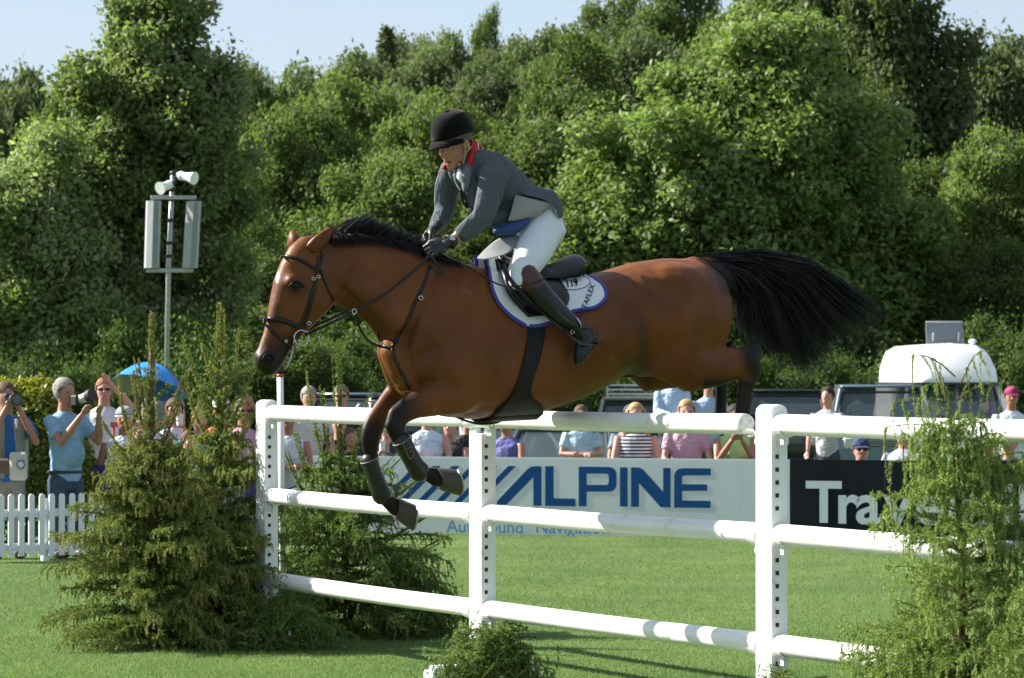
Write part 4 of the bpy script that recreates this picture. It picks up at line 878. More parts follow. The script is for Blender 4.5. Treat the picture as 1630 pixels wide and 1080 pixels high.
def lay_grid(fr, re, n, m, off):
    g = []
    for i in range(n + 1):
        a = fr[min(int(i / n * (len(fr) - 1)), len(fr) - 1)]; b = re[min(int(i / n * (len(re) - 1)), len(re) - 1)]; g.append([lay(a.x + (b.x - a.x) * k / m, a.y + (b.y - a.y) * k / m, off) for k in range(m + 1)])
    return g
g = lay_grid(front, rear, 24, 30, .012)
mb = MB(); mb.sheet(g); mb.build('near_panel', sc_white, cloth, smooth=True, thick=.008)
mb = MB(); mb.sheet([[mirror(p) for p in r] for r in g]); mb.build('far_panel', sc_white, cloth, smooth=True, thick=.008)
for nm, pl in (('front_binding', front), ('rear_binding', rear[:-1])):
    mb = MB(); pp = [lay(p.x, p.y, .014) for p in pl]; mb.tube(pp, .0095, 8, flat=.6, up=HN); mb.build(nm, sc_blue, cloth, smooth=True)
    mb = MB(); mb.tube([mirror(p) for p in pp], .0125, 8, flat=.6, up=HN); mb.build(nm, sc_blue, cloth, smooth=True)
navy = mat('navy_print', (.012, .03, .09), .6)
def wrap_text(txt, px, py, hpx, ang, root, m, bold=.02, off=.020, spacing=1.0, name='lettering'):
    """text laid on the cloth: each letter vertex follows the horse's side"""
    me = text_mesh(txt, hpx / .7, bold * hpx, 0, spacing); ca, sa = math.cos(ang), math.sin(ang)
    for v in me.vertices:
        x = px + v.co.x * ca + v.co.y * sa; y = py + v.co.x * sa * 1 - v.co.y * ca
        h = hit(x, y, off); v.co = (h[0] if h else hp(x, y, .3)) - Vector(rootloc(root))
    me.materials.append(m); return link(name, me, root)
wrap_text('PORTAFLEX', 922, 517, 8.2, math.radians(-67), cloth, navy, .015)
cn = [lay(915 + 24 * math.cos(a), 456 + 9.5 * math.sin(a) - 1 * math.cos(a) * 3, .019) for a in [2 * math.pi * k / 24 for k in range(24)]]
mb = MB(); mb.add([lay(915, 456, .021)] + cn, [(0, i + 1, (i + 1) % 24 + 1) for i in range(24)]); mb.build('number_patch', mat('patch_white', (.74, .75, .74), .5), cloth)
mb = MB(); mb.tube(cn + [cn[0]], .0018, 5, cap=False); mb.build('patch_edge', navy, cloth)
wrap_text('119', 899, 463, 9.5, math.radians(-8), cloth, black, .05, .024, 1.0, 'number')
# girth
gm_ = mat('girth_leather', (.005, .006, .005), .6, spec=.25, bump=.2, bscale=60)
girth = thing('girth', 'wide dark girth passing round the horse\'s belly under the saddle', 'girth', hp(840, 600) * 1)
gl = catmull([V(841, 512, 0), V(839, 540, 0), V(832, 575, 0), V(822, 610, 0), V(808, 635, 0), V(790, 652, 0), V(786, 660, 0)], 4); gr = catmull([V(866, 512, 0), V(865, 540, 0), V(857, 575, 0), V(846, 605, 0), V(845, 630, 0), V(862, 645, 0), V(864, 655, 0)], 4)
g = []
for a, b in zip(gl, gr): g.append([lay(a.x + (b.x - a.x) * k / 8, a.y + (b.y - a.y) * k / 8, .010) for k in range(9)])
mb = MB(); mb.sheet(g); mb.build('near_band', gm_, girth, smooth=True, thick=.008)
# the belly piece closes under the barrel and comes up the far side
last = g[-1]; under = [last]
for q in (.33, .66, 1.0): under.append([p + (mirror(p) - p) * q + V(0, 0, -.035 * math.sin(math.pi * q)) for p in last])
mb = MB(); mb.sheet(under + [[mirror(p) for p in r] for r in reversed(g[:-1])]); mb.build('belly_band', gm_, girth, smooth=True, thick=.01)
free([(726, 664, .02), (745, 671, .03), (765, 675, .03), (790, 673, .04), (800, 668, .06)], .006, 'martingale_loop', girth); ring(hp(783, 678, .05), HN, .012, .002, girth, 'ring', black)
# saddle
saddle = thing('saddle', 'black leather jumping saddle with swept back flap and stirrup', 'saddle', hp(850, 420) * 1)
sb = MB(); lats = [-1, -.8, -.5, -.2, 0, .2, .5, .8, 1]
seat = [(782, 404, .10), (800, 412, .12), (825, 422, .13), (850, 428, .14), (872, 427, .155), (890, 420, .165), (905, 411, .155), (915, 408, .12), (919, 411, .09)]
g = []
for x, y, hw in seat:
    g.append([hp(x, y) + HN * (hw * l) - V(0, 0, (abs(l) ** 2.2) * hw * .40) for l in lats])
sb.sheet(g); sb.build('seat', leather, saddle, smooth=True, thick=.030, sub=1)
fl_f = catmull([V(787, 412, 0), V(790, 428, 0), V(797, 450, 0), V(808, 475, 0), V(825, 495, 0), V(838, 508, 0)], 4); fl_r = catmull([V(880, 440, 0), V(890, 455, 0), V(900, 470, 0), V(903, 482, 0), V(896, 496, 0), V(870, 505, 0)], 4)
g = []
for a, b in zip(fl_f, fl_r): g.append([lay(a.x + (b.x - a.x) * k / 12, a.y + (b.y - a.y) * k / 12, .028) for k in range(13)])
mb = MB(); mb.sheet(g); mb.build('flap', leather, saddle, smooth=True, thick=.012)
mb = MB(); mb.sheet([[mirror(p) for p in r] for r in g]); mb.build('flap', leather, saddle, smooth=True, thick=.012)
pr_ = [lay(x, y, .045) for x, y in ((797, 432), (798, 448), (804, 468), (815, 484), (830, 496))]; mb = MB(); mb.tube(catmull(pr_, 4), [.018] * 17, 8); mb.build('knee_roll', leather, saddle, smooth=True)
pn = [lay(x, y, .03) for x, y in ((858, 440), (885, 438), (905, 434), (920, 430))]; mb = MB(); mb.tube(catmull(pn, 4), [.026 + .012 * k / 12 for k in range(13)], 10); mb.build('panel', leather, saddle, smooth=True)
mb = MB(); mb.tube([mirror(p) for p in catmull(pn, 4)], [.026 + .012 * k / 12 for k in range(13)], 10); mb.build('panel', leather, saddle, smooth=True)
# ---------------------------------------------------------------- the rider
rider = thing('person', 'rider in grey jacket with red collar and black velvet cap leaning over the leaping horse', 'person', hp(840, 400) * 1)
skin = mat('weathered_skin', (.42, .20, .14), .5, noise=.12, nscale=14, col2=(.36, .15, .10), bump=.15, bscale=60)
jack = mat('grey_jacket', (.080, .094, .110), .85, noise=.15, nscale=30, bump=.8, bscale=9, spec=.2, bdist=.05, aniso=(1.6, 1.6, .8)); lining = mat('pale_lining', (.25, .245, .235), .8, bump=.3, bscale=14)
breech = mat('white_breeches', (.62, .68, .72), .8, noise=.05, nscale=8, bump=.5, bscale=9, bdist=.03, aniso=(1.5, 1.5, .7)); redc = mat('red_collar', (.50, .012, .012), .75); tiem = mat('white_stock', (.72, .74, .76), .8, bump=.3, bscale=30)
glove = mat('black_glove', (.008, .009, .011), .45, bump=.3, bscale=60); bootl = mat('riding_boot', (.005, .006, .008), .32, spec=.4, bump=.15, bscale=25); boott = mat('brown_boot_top', (.055, .014, .009), .4, bump=.2, bscale=30)
velvet = mat('velvet_black', (.005, .005, .005), .9, sheen=.12, spec=.08, bump=.3, bscale=90); hairg = mat('grey_brown_hair', (.10, .075, .055), .8)
def rc(mb, pts, lat=None, seg=16, k=1.0):
    """limb chain traced on the rider: (px, py, w, r_in_plane px, r_lateral m or px)"""
    chain(mb, [(hp(x, y, w), a / hs(x) * k, (b if b < 1 else b / hs(x)) * k) for x, y, w, a, b in pts], lat or HN, seg); return mb
# chest axis is turned a little towards the camera
TN = (HN * .86 + HD * -.5 * -1 * .0 + V(.0, 0, 0)).normalized()
torso = [(852, 366, 0, 36, .165), (842, 345, 0, 36, .165), (822, 322, 0, 37, .16), (798, 300, 0, 41, .175), (776, 281, 0, 42, .195), (757, 268, 0, 33, .185), (747, 260, 0, 20, .10)]
armn = [(786, 278, .185, 25, .062), (781, 305, .20, 23, .058), (773, 333, .215, 20, .052), (768, 347, .215, 18.5, .050), (752, 360, .19, 17, .046), (737, 372, .165, 15, .042), (726, 379, .150, 11, .030), (712, 387, .135, 9, .026), (700, 393, .125, 9.5, .034)]
armf = [(722, 272, -.185, 24, .062), (711, 298, -.22, 21, .058), (708, 322, -.23, 19, .052), (707, 337, -.225, 17, .05), (701, 350, -.20, 15.5, .045), (694, 362, -.15, 13, .04), (688, 369, -.12, 10, .030), (682, 374, -.10, 9.5, .032)]
legn = [(858, 372, .12, 36, .10), (850, 395, .20, 30, .09), (838, 418, .27, 25, .075), (828, 438, .30, 20, .062), (840, 452, .335, 18, .058), (862, 474, .37, 18.5, .058), (884, 495, .385, 15.5, .050), (905, 513, .395, 11.5, .038), (922, 527, .40, 11, .036), (930, 545, .40, 12, .040), (924, 566, .40, 9, .036)]
legf = [(858, 372, -.12, 36, .10), (850, 395, -.20, 30, .09), (838, 418, -.27, 25, .075), (828, 438, -.30, 20, .062), (840, 452, -.335, 18, .058), (862, 474, -.37, 18.5, .058), (884, 495, -.385, 15.5, .050), (905, 513, -.395, 11.5, .038), (922, 527, -.40, 11, .036), (930, 545, -.40, 12, .040), (924, 566, -.40, 9, .036)]
body = MB()
rc(body, torso, k=.86); rc(body, armn, k=.84); rc(body, armf, k=.84); rc(body, legn, k=.84); rc(body, legf, k=.84)
# neck and head: the head looks down over the horse's near ear
hcn = hp(722, 226, .015); hS = hs(722)
hf = (HD * .80 + HN * .30 + V(0, 0, -.36)).normalized(); hsd = V(0, 0, 1).cross(hf).normalized() * -1; hup = hf.cross(hsd).normalized()
if hup.z < 0: hup = -hup
hsd = hup.cross(hf).normalized()
def hd(f, s, u): return hcn + hf * f + hsd * s + hup * u
HM = Matrix((hf, hsd, hup)).transposed()
body.ell(hd(-.010, 0, .030), (.100, .078, .105), 20, 14, HM)            # skull
body.ell(hd(.030, 0, -.045), (.062, .058, .080), 18, 12, HM)             # face and jaw
body.ell(hd(.060, 0, -.112), (.026, .028, .022), 12, 8, HM)              # chin
for s in (1, -1):
    body.ell(hd(.058, s * .036, -.040), (.024, .022, .030), 10, 8, HM)   # cheeks
    body.ell(hd(.074, s * .028, .016), (.018, .026, .010), 10, 6, HM)    # brow
    body.ell(hd(-.010, s * .080, -.030), (.018, .010, .032), 10, 8, HM)  # ears
    body.ell(hd(.005, s * .048, -.080), (.035, .016, .034), 10, 8, HM)   # jaw corners
body.tube([hd(.085, 0, .005), hd(.100, 0, -.020), hd(.112, 0, -.036)], [.009, .012, .014], 10); body.ell(hd(.103, 0, -.042), (.014, .020, .010), 10, 8, HM)
body.tube([hd(.083, -.020, -.070), hd(.092, 0, -.066), hd(.083, .020, -.070)], [.005, .008, .005], 8); body.tube([hd(.080, -.018, -.092), hd(.089, 0, -.096), hd(.080, .018, -.092)], [.006, .009, .006], 8)
body.tube([hd(-.02, 0, -.03), hp(740, 258, 0), hp(752, 268, 0)], [.058, .058, .066], 14)
rb = orgobj('body', body, skin, rider, .0085, 3)
mouthm = mat('open_mouth', (.05, .012, .010), .6)
mb = MB(); mb.ell(hd(.083, 0, -.081), (.007, .021, .010), 14, 8, HM); mb.build('mouth', mouthm, rider, smooth=True)
lipm = mat('lips', (.33, .10, .08), .5)
mb = MB(); mb.tube([hd(.079, -.024, -.081), hd(.090, -.01, -.071), hd(.092, 0, -.072), hd(.090, .01, -.071), hd(.079, .024, -.081), hd(.088, .008, -.092), hd(.089, 0, -.093), hd(.088, -.008, -.092), hd(.079, -.024, -.081)], .0032, 6, cap=False); mb.build('lips', lipm, rider, smooth=True)
for s in (1, -1):
    mb = MB(); mb.ell(hd(.070, s * .030, .000), (.012, .013, .011), 12, 8, HM); mb.build('eye', mat('eye_white', (.45, .42, .40), .3), rider, smooth=True)
    mb = MB(); mb.ell(hd(.080, s * .030, -.002), (.004, .0055, .0055), 10, 6, HM); mb.build('iris', mat('iris', (.03, .025, .02), .2), rider, smooth=True)
    mb = MB(); mb.tube([hd(.074, s * .018, .004), hd(.083, s * .030, .006), hd(.072, s * .043, .002)], [.003, .0045, .003], 6); mb.build('eyelid', mat('lid_skin', (.22, .10, .07), .6), rider, smooth=True)
    mb = MB(); mb.tube([hd(.088, s * .014, .020), hd(.090, s * .030, .026), hd(.074, s * .048, .020)], [.003, .0045, .003], 6); mb.build('eyebrow', hairg, rider, smooth=True)
# short grey hair under the cap
mb = MB(); mb.ell(hd(-.020, 0, .018), (.103, .083, .078), 18, 10, HM); me_ = organic(mb, .012, 1)
me_.transform(Matrix.Translation(-rider.location)); me_.materials.append(hairg); link('hair', me_, rider)
bmh = bmesh.new(); bmh.from_mesh(me_); o_ = Vector(rider.location)
bmesh.ops.delete(bmh, geom=[v for v in bmh.verts if (v.co + o_ - hcn).dot(hf) > .012 or (v.co + o_ - hcn).dot(hup) < -.045], context='VERTS'); bmh.to_mesh(me_); bmh.free()
# velvet cap with peak, button and harness
cap = []
cu = (hup * .97 - hf * .0 + V(0, 0, .0)).normalized()
for k in range(11):
    a = math.pi / 2 * k / 10; ring_ = []
    for q in range(28):
        g = 2 * math.pi * q / 28; c_, s_ = math.cos(g), math.sin(g); R_ = (math.cos(a)) ** .62
        rx = .128 if c_ > 0 else .133; ring_.append(hd(-.012 + rx * c_ * R_, .106 * s_ * R_, .034 - .034 * (c_ < 0) * abs(c_) * (1 - math.sin(a)) + .128 * math.sin(a) ** 1.0))
    cap.append(ring_)
mb = MB(); mb.loft(cap); hat = mb.build('riding_cap', velvet, rider, smooth=True, sub=1)
g = []
for k in range(7):
    t = k / 6; row = []
    for q in range(15):
        a = math.radians(-72 + 144 * q / 14); ext = .052 * math.cos(a * 1.15) * t; row.append(hd(-.012 + (.125 + ext) * math.cos(a), (.099 + ext * .25) * math.sin(a), .036 - .020 * t * t - .012 * (1 - math.cos(a)) * (1 + t)))
    g.append(row)
mb = MB(); mb.sheet(g); mb.build('peak', velvet, hat, smooth=True, thick=.006)
mb = MB(); mb.tube([hd(.108 * math.cos(a) - .012, .1 * math.sin(a), .040) for a in [math.radians(-70 + 140 * q / 14) for q in range(15)]], .005, 6); mb.build('peak_piping', mat('cap_braid', (.05, .05, .05), .7), hat, smooth=True)
mb = MB(); mb.ell(hd(-.012, 0, .163), (.016, .016, .007), 12, 6, HM); mb.build('cap_button', velvet, hat, smooth=True)
strapm = mat('tan_harness', (.40, .33, .24), .7)
for s in (1, -1):
    mb = MB(); mb.tube([hd(.028, s * .083, .030), hd(.018, s * .086, -.020), hd(.022, s * .080, -.055), hd(.035, s * .060, -.105), hd(.045, 0, -.136)], .0058, 6, flat=.5); mb.build('chin_strap', strapm, hat, smooth=True)
    mb = MB(); mb.tube([hd(-.055, s * .082, -.010), hd(-.035, s * .086, -.040), hd(.018, s * .083, -.056)], .0055, 6, flat=.5); mb.build('rear_strap', strapm, hat, smooth=True)
# jacket: torso and sleeves in one skin
jb = MB(); rc(jb, torso[1:]); rc(jb, [(838, 340, 0, 40, .18), (820, 322, 0, 39, .175), (800, 304, 0, 42, .185)])
rc(jb, armn[:6]); rc(jb, armf[:6])
rc(jb, [(760, 330, .06, 16, .06), (752, 300, .06, 18, .07), (742, 275, .05, 18, .07)])          # front edge over the chest
rc(jb, [(800, 345, .10, 14, .06), (785, 350, .09, 14, .06), (772, 345, .07, 12, .05)])          # front hem
rc(jb, [(790, 262, .14, 20, .06), (768, 256, .09, 17, .07), (755, 252, .0, 15, .08), (735, 258, -.09, 15, .07), (722, 266, -.15, 18, .06)])      # shoulders
jk = orgobj('jacket', jb, jack, rider, .010, 5)
bmj = bmesh.new(); bmj.from_mesh(jk.data); bmj.transform(Matrix.Translation(rider.location)); JB = BVHTree.FromBMesh(bmj); bmj.free()
# cuffs' ends, lapels, collar, stock, buttons
def jl(px, py, off=.005):
    h = hit(px, py, off, JB); return h[0] if h and abs((h[0] - hp(px, py, 0)).length) < .6 else hp(px, py, .1)
def patch(outline, m, name, parent, off=.006, thick=.006, bvh=None):
    c = V(sum(p[0] for p in outline) / len(outline), sum(p[1] for p in outline) / len(outline), 0); out = catmull([V(*p, 0) for p in outline + [outline[0]]], 4)[:-1]
    mb = MB(); vs = [jl(c.x, c.y, off)]; fs = []; n = len(out)
    for q in (.5, 1.0): vs += [jl(c.x + (p.x - c.x) * q, c.y + (p.y - c.y) * q, off if q < 1 else off * .5) for p in out]
    for i in range(n): j = (i + 1) % n; fs += [(0, 1 + i, 1 + j), (1 + i, 1 + n + i, 1 + n + j, 1 + j)]
    mb.add(vs, fs); return mb.build(name, m, parent, smooth=True, thick=thick)
colr = MB(); cpts_o = [(760, 227), (761, 240), (757, 254), (751, 266)]; cpts_i = [(747, 228), (744, 240), (743, 253), (745, 262)]
col_n = [(760, 226, .075), (761, 238, .080), (757, 252, .088), (750, 268, .100)]; col_i = [(750, 222, .060), (748, 238, .068), (746, 250, .078), (744, 262, .095)]
colr.sheet([[hp(*a), hp((a[0] + b[0]) / 2, (a[1] + b[1]) / 2, (a[2] + b[2]) / 2 + .02), hp(*b)] for a, b in zip(col_n, col_i)])
colr.build('collar', redc, rider, smooth=True, thick=.006)
mb = MB(); mb.sheet([[mirror(p) + V(-.03, 0, .0) for p in (hp(*a), hp((a[0] + b[0]) / 2, (a[1] + b[1]) / 2, (a[2] + b[2]) / 2 + .02), hp(*b))] for a, b in zip(col_n, col_i)]); mb.build('collar', redc, rider, smooth=True, thick=.006)
mb = MB(); mb.tube(catmull([hp(*a) + HN * .004 for a in col_n], 4), .0028, 6); mb.build('collar_piping', tiem, rider, smooth=True)
# back of the collar round the neck
mb = MB(); mb.tube([hp(758, 232, .07), hp(764, 234, .0), hp(756, 236, -.07)], .016, 8, flat=.8); mb.build('collar_back', redc, rider, smooth=True)
patch([(750, 266), (744, 262), (738, 272), (736, 288), (740, 305), (746, 300), (750, 285)], mat('grey_lapel', (.110, .125, .140), .8, bump=.3, bscale=40), 'lapel', rider, .012)
patch([(718, 263), (724, 270), (730, 288), (733, 305), (727, 300), (719, 285), (715, 272)], _mats['grey_lapel'], 'lapel', rider, .010)
patch([(738, 303), (732, 306), (733, 318), (742, 332), (746, 325)], black, 'jacket_opening', rider, .004, .003)
sk = MB(); sk.tube([hp(736, 264, .045), hp(733, 272, .07), hp(731, 282, .09), hp(735, 291, .10)], [.022, .018, .014, .008], 10, flat=.6); sk.tube([hp(740, 262, .04), hp(738, 270, .075), hp(736, 280, .085)], [.018, .014, .008], 8, flat=.6); sk.tube([hp(746, 258, .05), hp(736, 266, .06), hp(727, 262, .02)], .014, 10); sk_o = sk.build('stock_tie', tiem, rider, smooth=True)
for (x, y) in ((742, 320), (750, 332)):
    mb = MB(); mb.ell(jl(x, y, .008), .008, 10, 6); mb.build('brass_button', mat('brass', (.45, .30, .10), .3, metal=1), rider, smooth=True)
# skirts of the jacket blown back, pale lining showing underneath
def tri_sheet(rows, m, name, thick=.006):
    g = [catmull([hp(*p) for p in r], 5) for r in rows]; mb = MB(); mb.sheet(g); return mb.build(name, m, rider, smooth=True, thick=thick, sub=1)
tri_sheet([[(818, 283, .10), (838, 296, .12), (862, 298, .14), (884, 305, .15), (897, 332, .14), (896, 345, .13)],
           [(820, 292, .15), (840, 305, .18), (862, 308, .20), (882, 318, .20), (892, 338, .18), (893, 347, .15)],
           [(820, 306, .17), (840, 312, .21), (860, 317, .23), (878, 325, .22), (888, 342, .19), (891, 348, .16)]], jack, 'jacket_skirt')
tri_sheet([[(818, 285, .06), (838, 299, .02), (862, 301, -.02), (884, 309, -.05), (896, 334, -.05), (895, 346, -.02)],
           [(819, 287, -.08), (838, 302, -.12), (862, 306, -.16), (882, 314, -.16), (892, 338, -.14), (892, 348, -.1)]], jack, 'jacket_skirt')
tri_sheet([[(820, 309, .17), (840, 314, .205), (862, 319, .22), (876, 324, .21)], [(816, 326, .19), (838, 330, .22), (856, 330, .23), (868, 334, .21)], [(811, 346, .20), (828, 346, .22), (846, 343, .22), (862, 338, .21)], [(807, 352, .19), (822, 352, .20), (842, 348, .20), (858, 342, .20)]], lining, 'jacket_lining')
tri_sheet([[(824, 374, .16), (806, 376, .17), (790, 381, .16), (770, 398, .14), (758, 412, .12)], [(828, 384, .19), (812, 388, .21), (800, 400, .22), (784, 404, .21), (764, 412, .17)], [(826, 392, .21), (818, 396, .24), (808, 404, .26), (794, 409, .26), (772, 414, .20)]], mat('grey_tail_lining', (.17, .18, .19), .85, bump=.3, bscale=14), 'front_skirt')
bl_ = MB(); rc(bl_, [(792, 368, .17, 8, .03), (808, 367, .19, 11, .035), (824, 361, .20, 9, .03), (840, 350, .20, 5, .02)]); orgobj('blue_pouch', bl_, mat('blue_cloth', (.006, .035, .14), .6, bump=.3, bscale=30), rider, .008, 2)
# breeches
br = MB(); rc(br, [(856, 360, 0, 37, .17), (862, 372, 0, 36, .175), (858, 385, 0, 28, .14)]); rc(br, [(852, 350, .05, 28, .14), (858, 372, .12, 37, .11), (851, 395, .20, 31, .098), (839, 418, .27, 26.5, .080), (828, 436, .30, 21.5, .066), (826, 446, .31, 17, .056)])
rc(br, [(858, 372, -.12, 37, .11), (851, 395, -.20, 31, .098), (839, 418, -.27, 26.5, .080), (828, 436, -.30, 21.5, .066), (826, 446, -.31, 17, .056)])
orgobj('breeches', br, breech, rider, .010, 4)
# boots
for sg in (1, -1):
    b1 = MB(); rc(b1, [(837, 432 + 6, sg * .318, 19, .064), (846, 451, sg * .345, 20, .064), (853, 460, sg * .355, 19.5, .063)]); tp = b1.build('boot_top', boott, rider, smooth=True)
    b2 = MB(); rc(b2, [(850, 457, sg * .352, 19.5, .062), (866, 476, sg * .375, 19.5, .061), (886, 495, sg * .388, 17, .054), (906, 511, sg * .396, 13, .044), (920, 523, sg * .40, 13, .042), (930, 537, sg * .40, 14, .042)])
    rc(b2, [(940, 536, sg * .40, 11, .036), (932, 543, sg * .40, 15, .042), (928, 556, sg * .402, 14, .045), (923, 568, sg * .405, 11, .042), (920, 576, sg * .405, 6, .030)])
    bo = orgobj('riding_boot', b2, bootl, rider, .008, 3)
    m3 = MB(); m3.tube([hp(951, 531, sg * .405), hp(945, 552, sg * .41), hp(930, 572, sg * .41), hp(922, 579, sg * .405)], [.012, .016, .014, .008], 8, flat=.45); m3.build('sole', mat('boot_sole', (.02, .018, .016), .6), bo, smooth=True)
    m3 = MB(); m3.tube([hp(909, 528, sg * .455), hp(930, 522, sg * .46), hp(944, 524, sg * .44), hp(950, 520, sg * .40)], .006, 6, flat=.5); m3.build('spur_strap', leather, bo, smooth=True)
    m3 = MB(); m3.tube([hp(918, 506, sg * .445), hp(924, 515, sg * .45), hp(925, 524, sg * .445)], .0035, 6); m3.build('spur', steel, bo, smooth=True)
# stirrups and leathers belong to the saddle
for sg in (1, -1):
    m3 = MB(); m3.tube(catmull([hp(802, 420, sg * .30), hp(812, 445, sg * .335), hp(840, 475, sg * .36), (hp(872, 503, sg * .385)), hp(898, 528, sg * .40)], 5), .012, 8, flat=.3, up=HN); m3.build('stirrup_leather', leather, saddle, smooth=True)
    m3 = MB(); q = [(898, 528, .40), (909, 536, .445), (926, 548, .455), (944, 549, .44), (948, 545, .40), (944, 545, .36), (926, 546, .345), (909, 534, .36), (898, 528, .40)]
    m3.tube(catmull([hp(x, y, sg * w) for x, y, w in q], 4), .0065, 8, cap=False); m3.build('stirrup_iron', mat('dark_steel', (.06, .06, .065), .3, metal=.8), saddle, smooth=True)
    m3 = MB(); m3.box(hp(946, 547, sg * .40), (.03, .12, .012), math.atan2(HD.y, HD.x)); m3.build('stirrup_tread', leather, saddle)
h = hp(911, 529, .448); ring(h, HN, .010, .0022, saddle, 'stirrup_buckle', el=.8)
# gloved hands: palm plus five separate bent fingers closing on the rein
def hand(c, fwd, out, up, s=1.0, name='glove'):
    """c = wrist, fwd = towards the knuckles, out = back of the hand, up = thumb side"""
    fwd = fwd.normalized(); out = (out - fwd * out.dot(fwd)).normalized(); up = (up - fwd * up.dot(fwd) - out * up.dot(out)).normalized(); mb = MB()
    M = Matrix((fwd, up, out)).transposed(); mb.ell(c + fwd * .045 * s, (.052 * s, .042 * s, .019 * s), 14, 10, M); mb.tube([c - fwd * .045 * s, c - fwd * .01 * s, c + fwd * .02 * s], [.036 * s, .031 * s, .030 * s], 12, flat=.8)
    for k in range(4):
        u = (.030 - .0195 * k) * s; L = (.040, .045, .042, .034)[k] * s; a = c + fwd * .082 * s + up * u + out * .004 * s
        b = a + fwd * L * .55 - out * L * .55 ; d = b - out * L * .62 - fwd * L * .25; e = d - fwd * L * .62 - out * L * .08
        mb.tube([a - fwd * .02 * s, a, b, d, e], [.0105 * s, .0112 * s, .0105 * s, .0098 * s, .0078 * s], 8)
    a = c + fwd * .030 * s + up * .036 * s - out * .006 * s; mb.tube([c + fwd * .01 * s + up * .02 * s, a, a + fwd * .030 * s + up * .010 * s - out * .012 * s, a + fwd * .055 * s - out * .026 * s], [.014 * s, .0135 * s, .0115 * s, .009 * s], 8)
    return orgobj(name, mb, glove, rider, .0048, 2)
wn = hp(711, 388, .145); hand(wn, hp(676, 402, .14) - hp(711, 388, .145), HN * .9 + V(0, 0, .45), V(0, 0, 1) - HN * .45, 1.08)
wf = hp(689, 367, -.10); hand(wf, hp(672, 386, -.07) - wf, -HN * .55 + V(-.2, -.1, .6), V(0, 0, .3) + HN * .9, 1.08)
mb = MB(); mb.tube([hp(728, 378, .15) + q for q in (V(0, 0, 0),)] + [hp(714, 386, .142)], [.031, .027], 12); 
c = hp(716, 385, .148); ax_ = (hp(711, 388, .145) - hp(726, 379, .15)).normalized(); u1 = ax_.cross(HN).normalized(); mb = MB(); mb.tube([c + u1 * math.cos(g) * .034 + HN * math.sin(g) * .031 for g in [2 * math.pi * k / 20 for k in range(21)]], .0085, 8, cap=False); wt = mb.build('watch_strap', black, rider, smooth=True)
mb = MB(); Mw = (HN * .85 + V(0, 0, .5)).normalized().to_track_quat('Z', 'Y').to_matrix(); cw = c + (HN * .85 + V(0, 0, .5)).normalized() * .036; mb.box(cw, (.030, .030, .009), M=Mw, bev=.006); wc = mb.build('watch_case', steel, wt); mb = MB(); mb.tube([cw + Mw @ V(0, 0, .004), cw + Mw @ V(0, 0, .0055)], .0115, 16); mb.build('watch_face', mat('watch_face', (.35, .42, .48), .3), wt)
# whip carried in the near hand
wh = thing('riding_whip', 'thin black riding whip lying back past the saddle', 'whip', hp(880, 425) * 1)
free([(700, 402, .17), (745, 425, .31), (800, 455, .37), (850, 450, .42), (900, 428, .38), (950, 415, .33)], [.005 - .0022 * k / 40 for k in range(41)], 'shaft', wh, leather, 1.0)
# ---------------------------------------------------------------- vehicles
glassm = mat('car_glass', (.055, .085, .095), .05, spec=.7, coat=.3, alpha=.62); tyre = mat('tyre', (.012, .012, .012), .85); chrome = mat('alloy', (.45, .46, .47), .3, metal=.9); rubber = mat('black_trim', (.015, .016, .017), .6)
lampg = mat('headlamp_glass', (.50, .52, .52), .15, coat=.6); amber = mat('amber_lens', (.7, .22, .01), .3)
interior = mat('car_interior', (.05, .055, .06), .8)
def shell(prof, hw, tum, m, root, name='body', bev=.03):
    """car body from its side profile (x forward, z), narrowing upwards by the tumblehome"""
    mb = MB(); zs = [p[1] for p in prof]; zb = min(zs); zt = max(zs)
    def wdt(z): t = (z - zb) / (zt - zb); return hw * (1 - tum * max(0, (t - .5) / .5) ** 1.3 - .03 * (t < .12))
    mb.loft([[V(x, sg * wdt(z) * k, z) for x, z in prof] for sg, k in ((-1, .93), (-1, 1), (1, 1), (1, .93))][:1] + [[V(x, -wdt(z), z) for x, z in prof], [V(x, wdt(z), z) for x, z in prof]] + [[V(x, wdt(z) * .93, z) for x, z in prof]])
    o = mb.build(name, m, root, world=False, smooth='auto'); b = o.modifiers.new('bevel', 'BEVEL'); b.width = bev; b.segments = 3; b.limit_method = 'ANGLE'; b.angle_limit = .5; return o
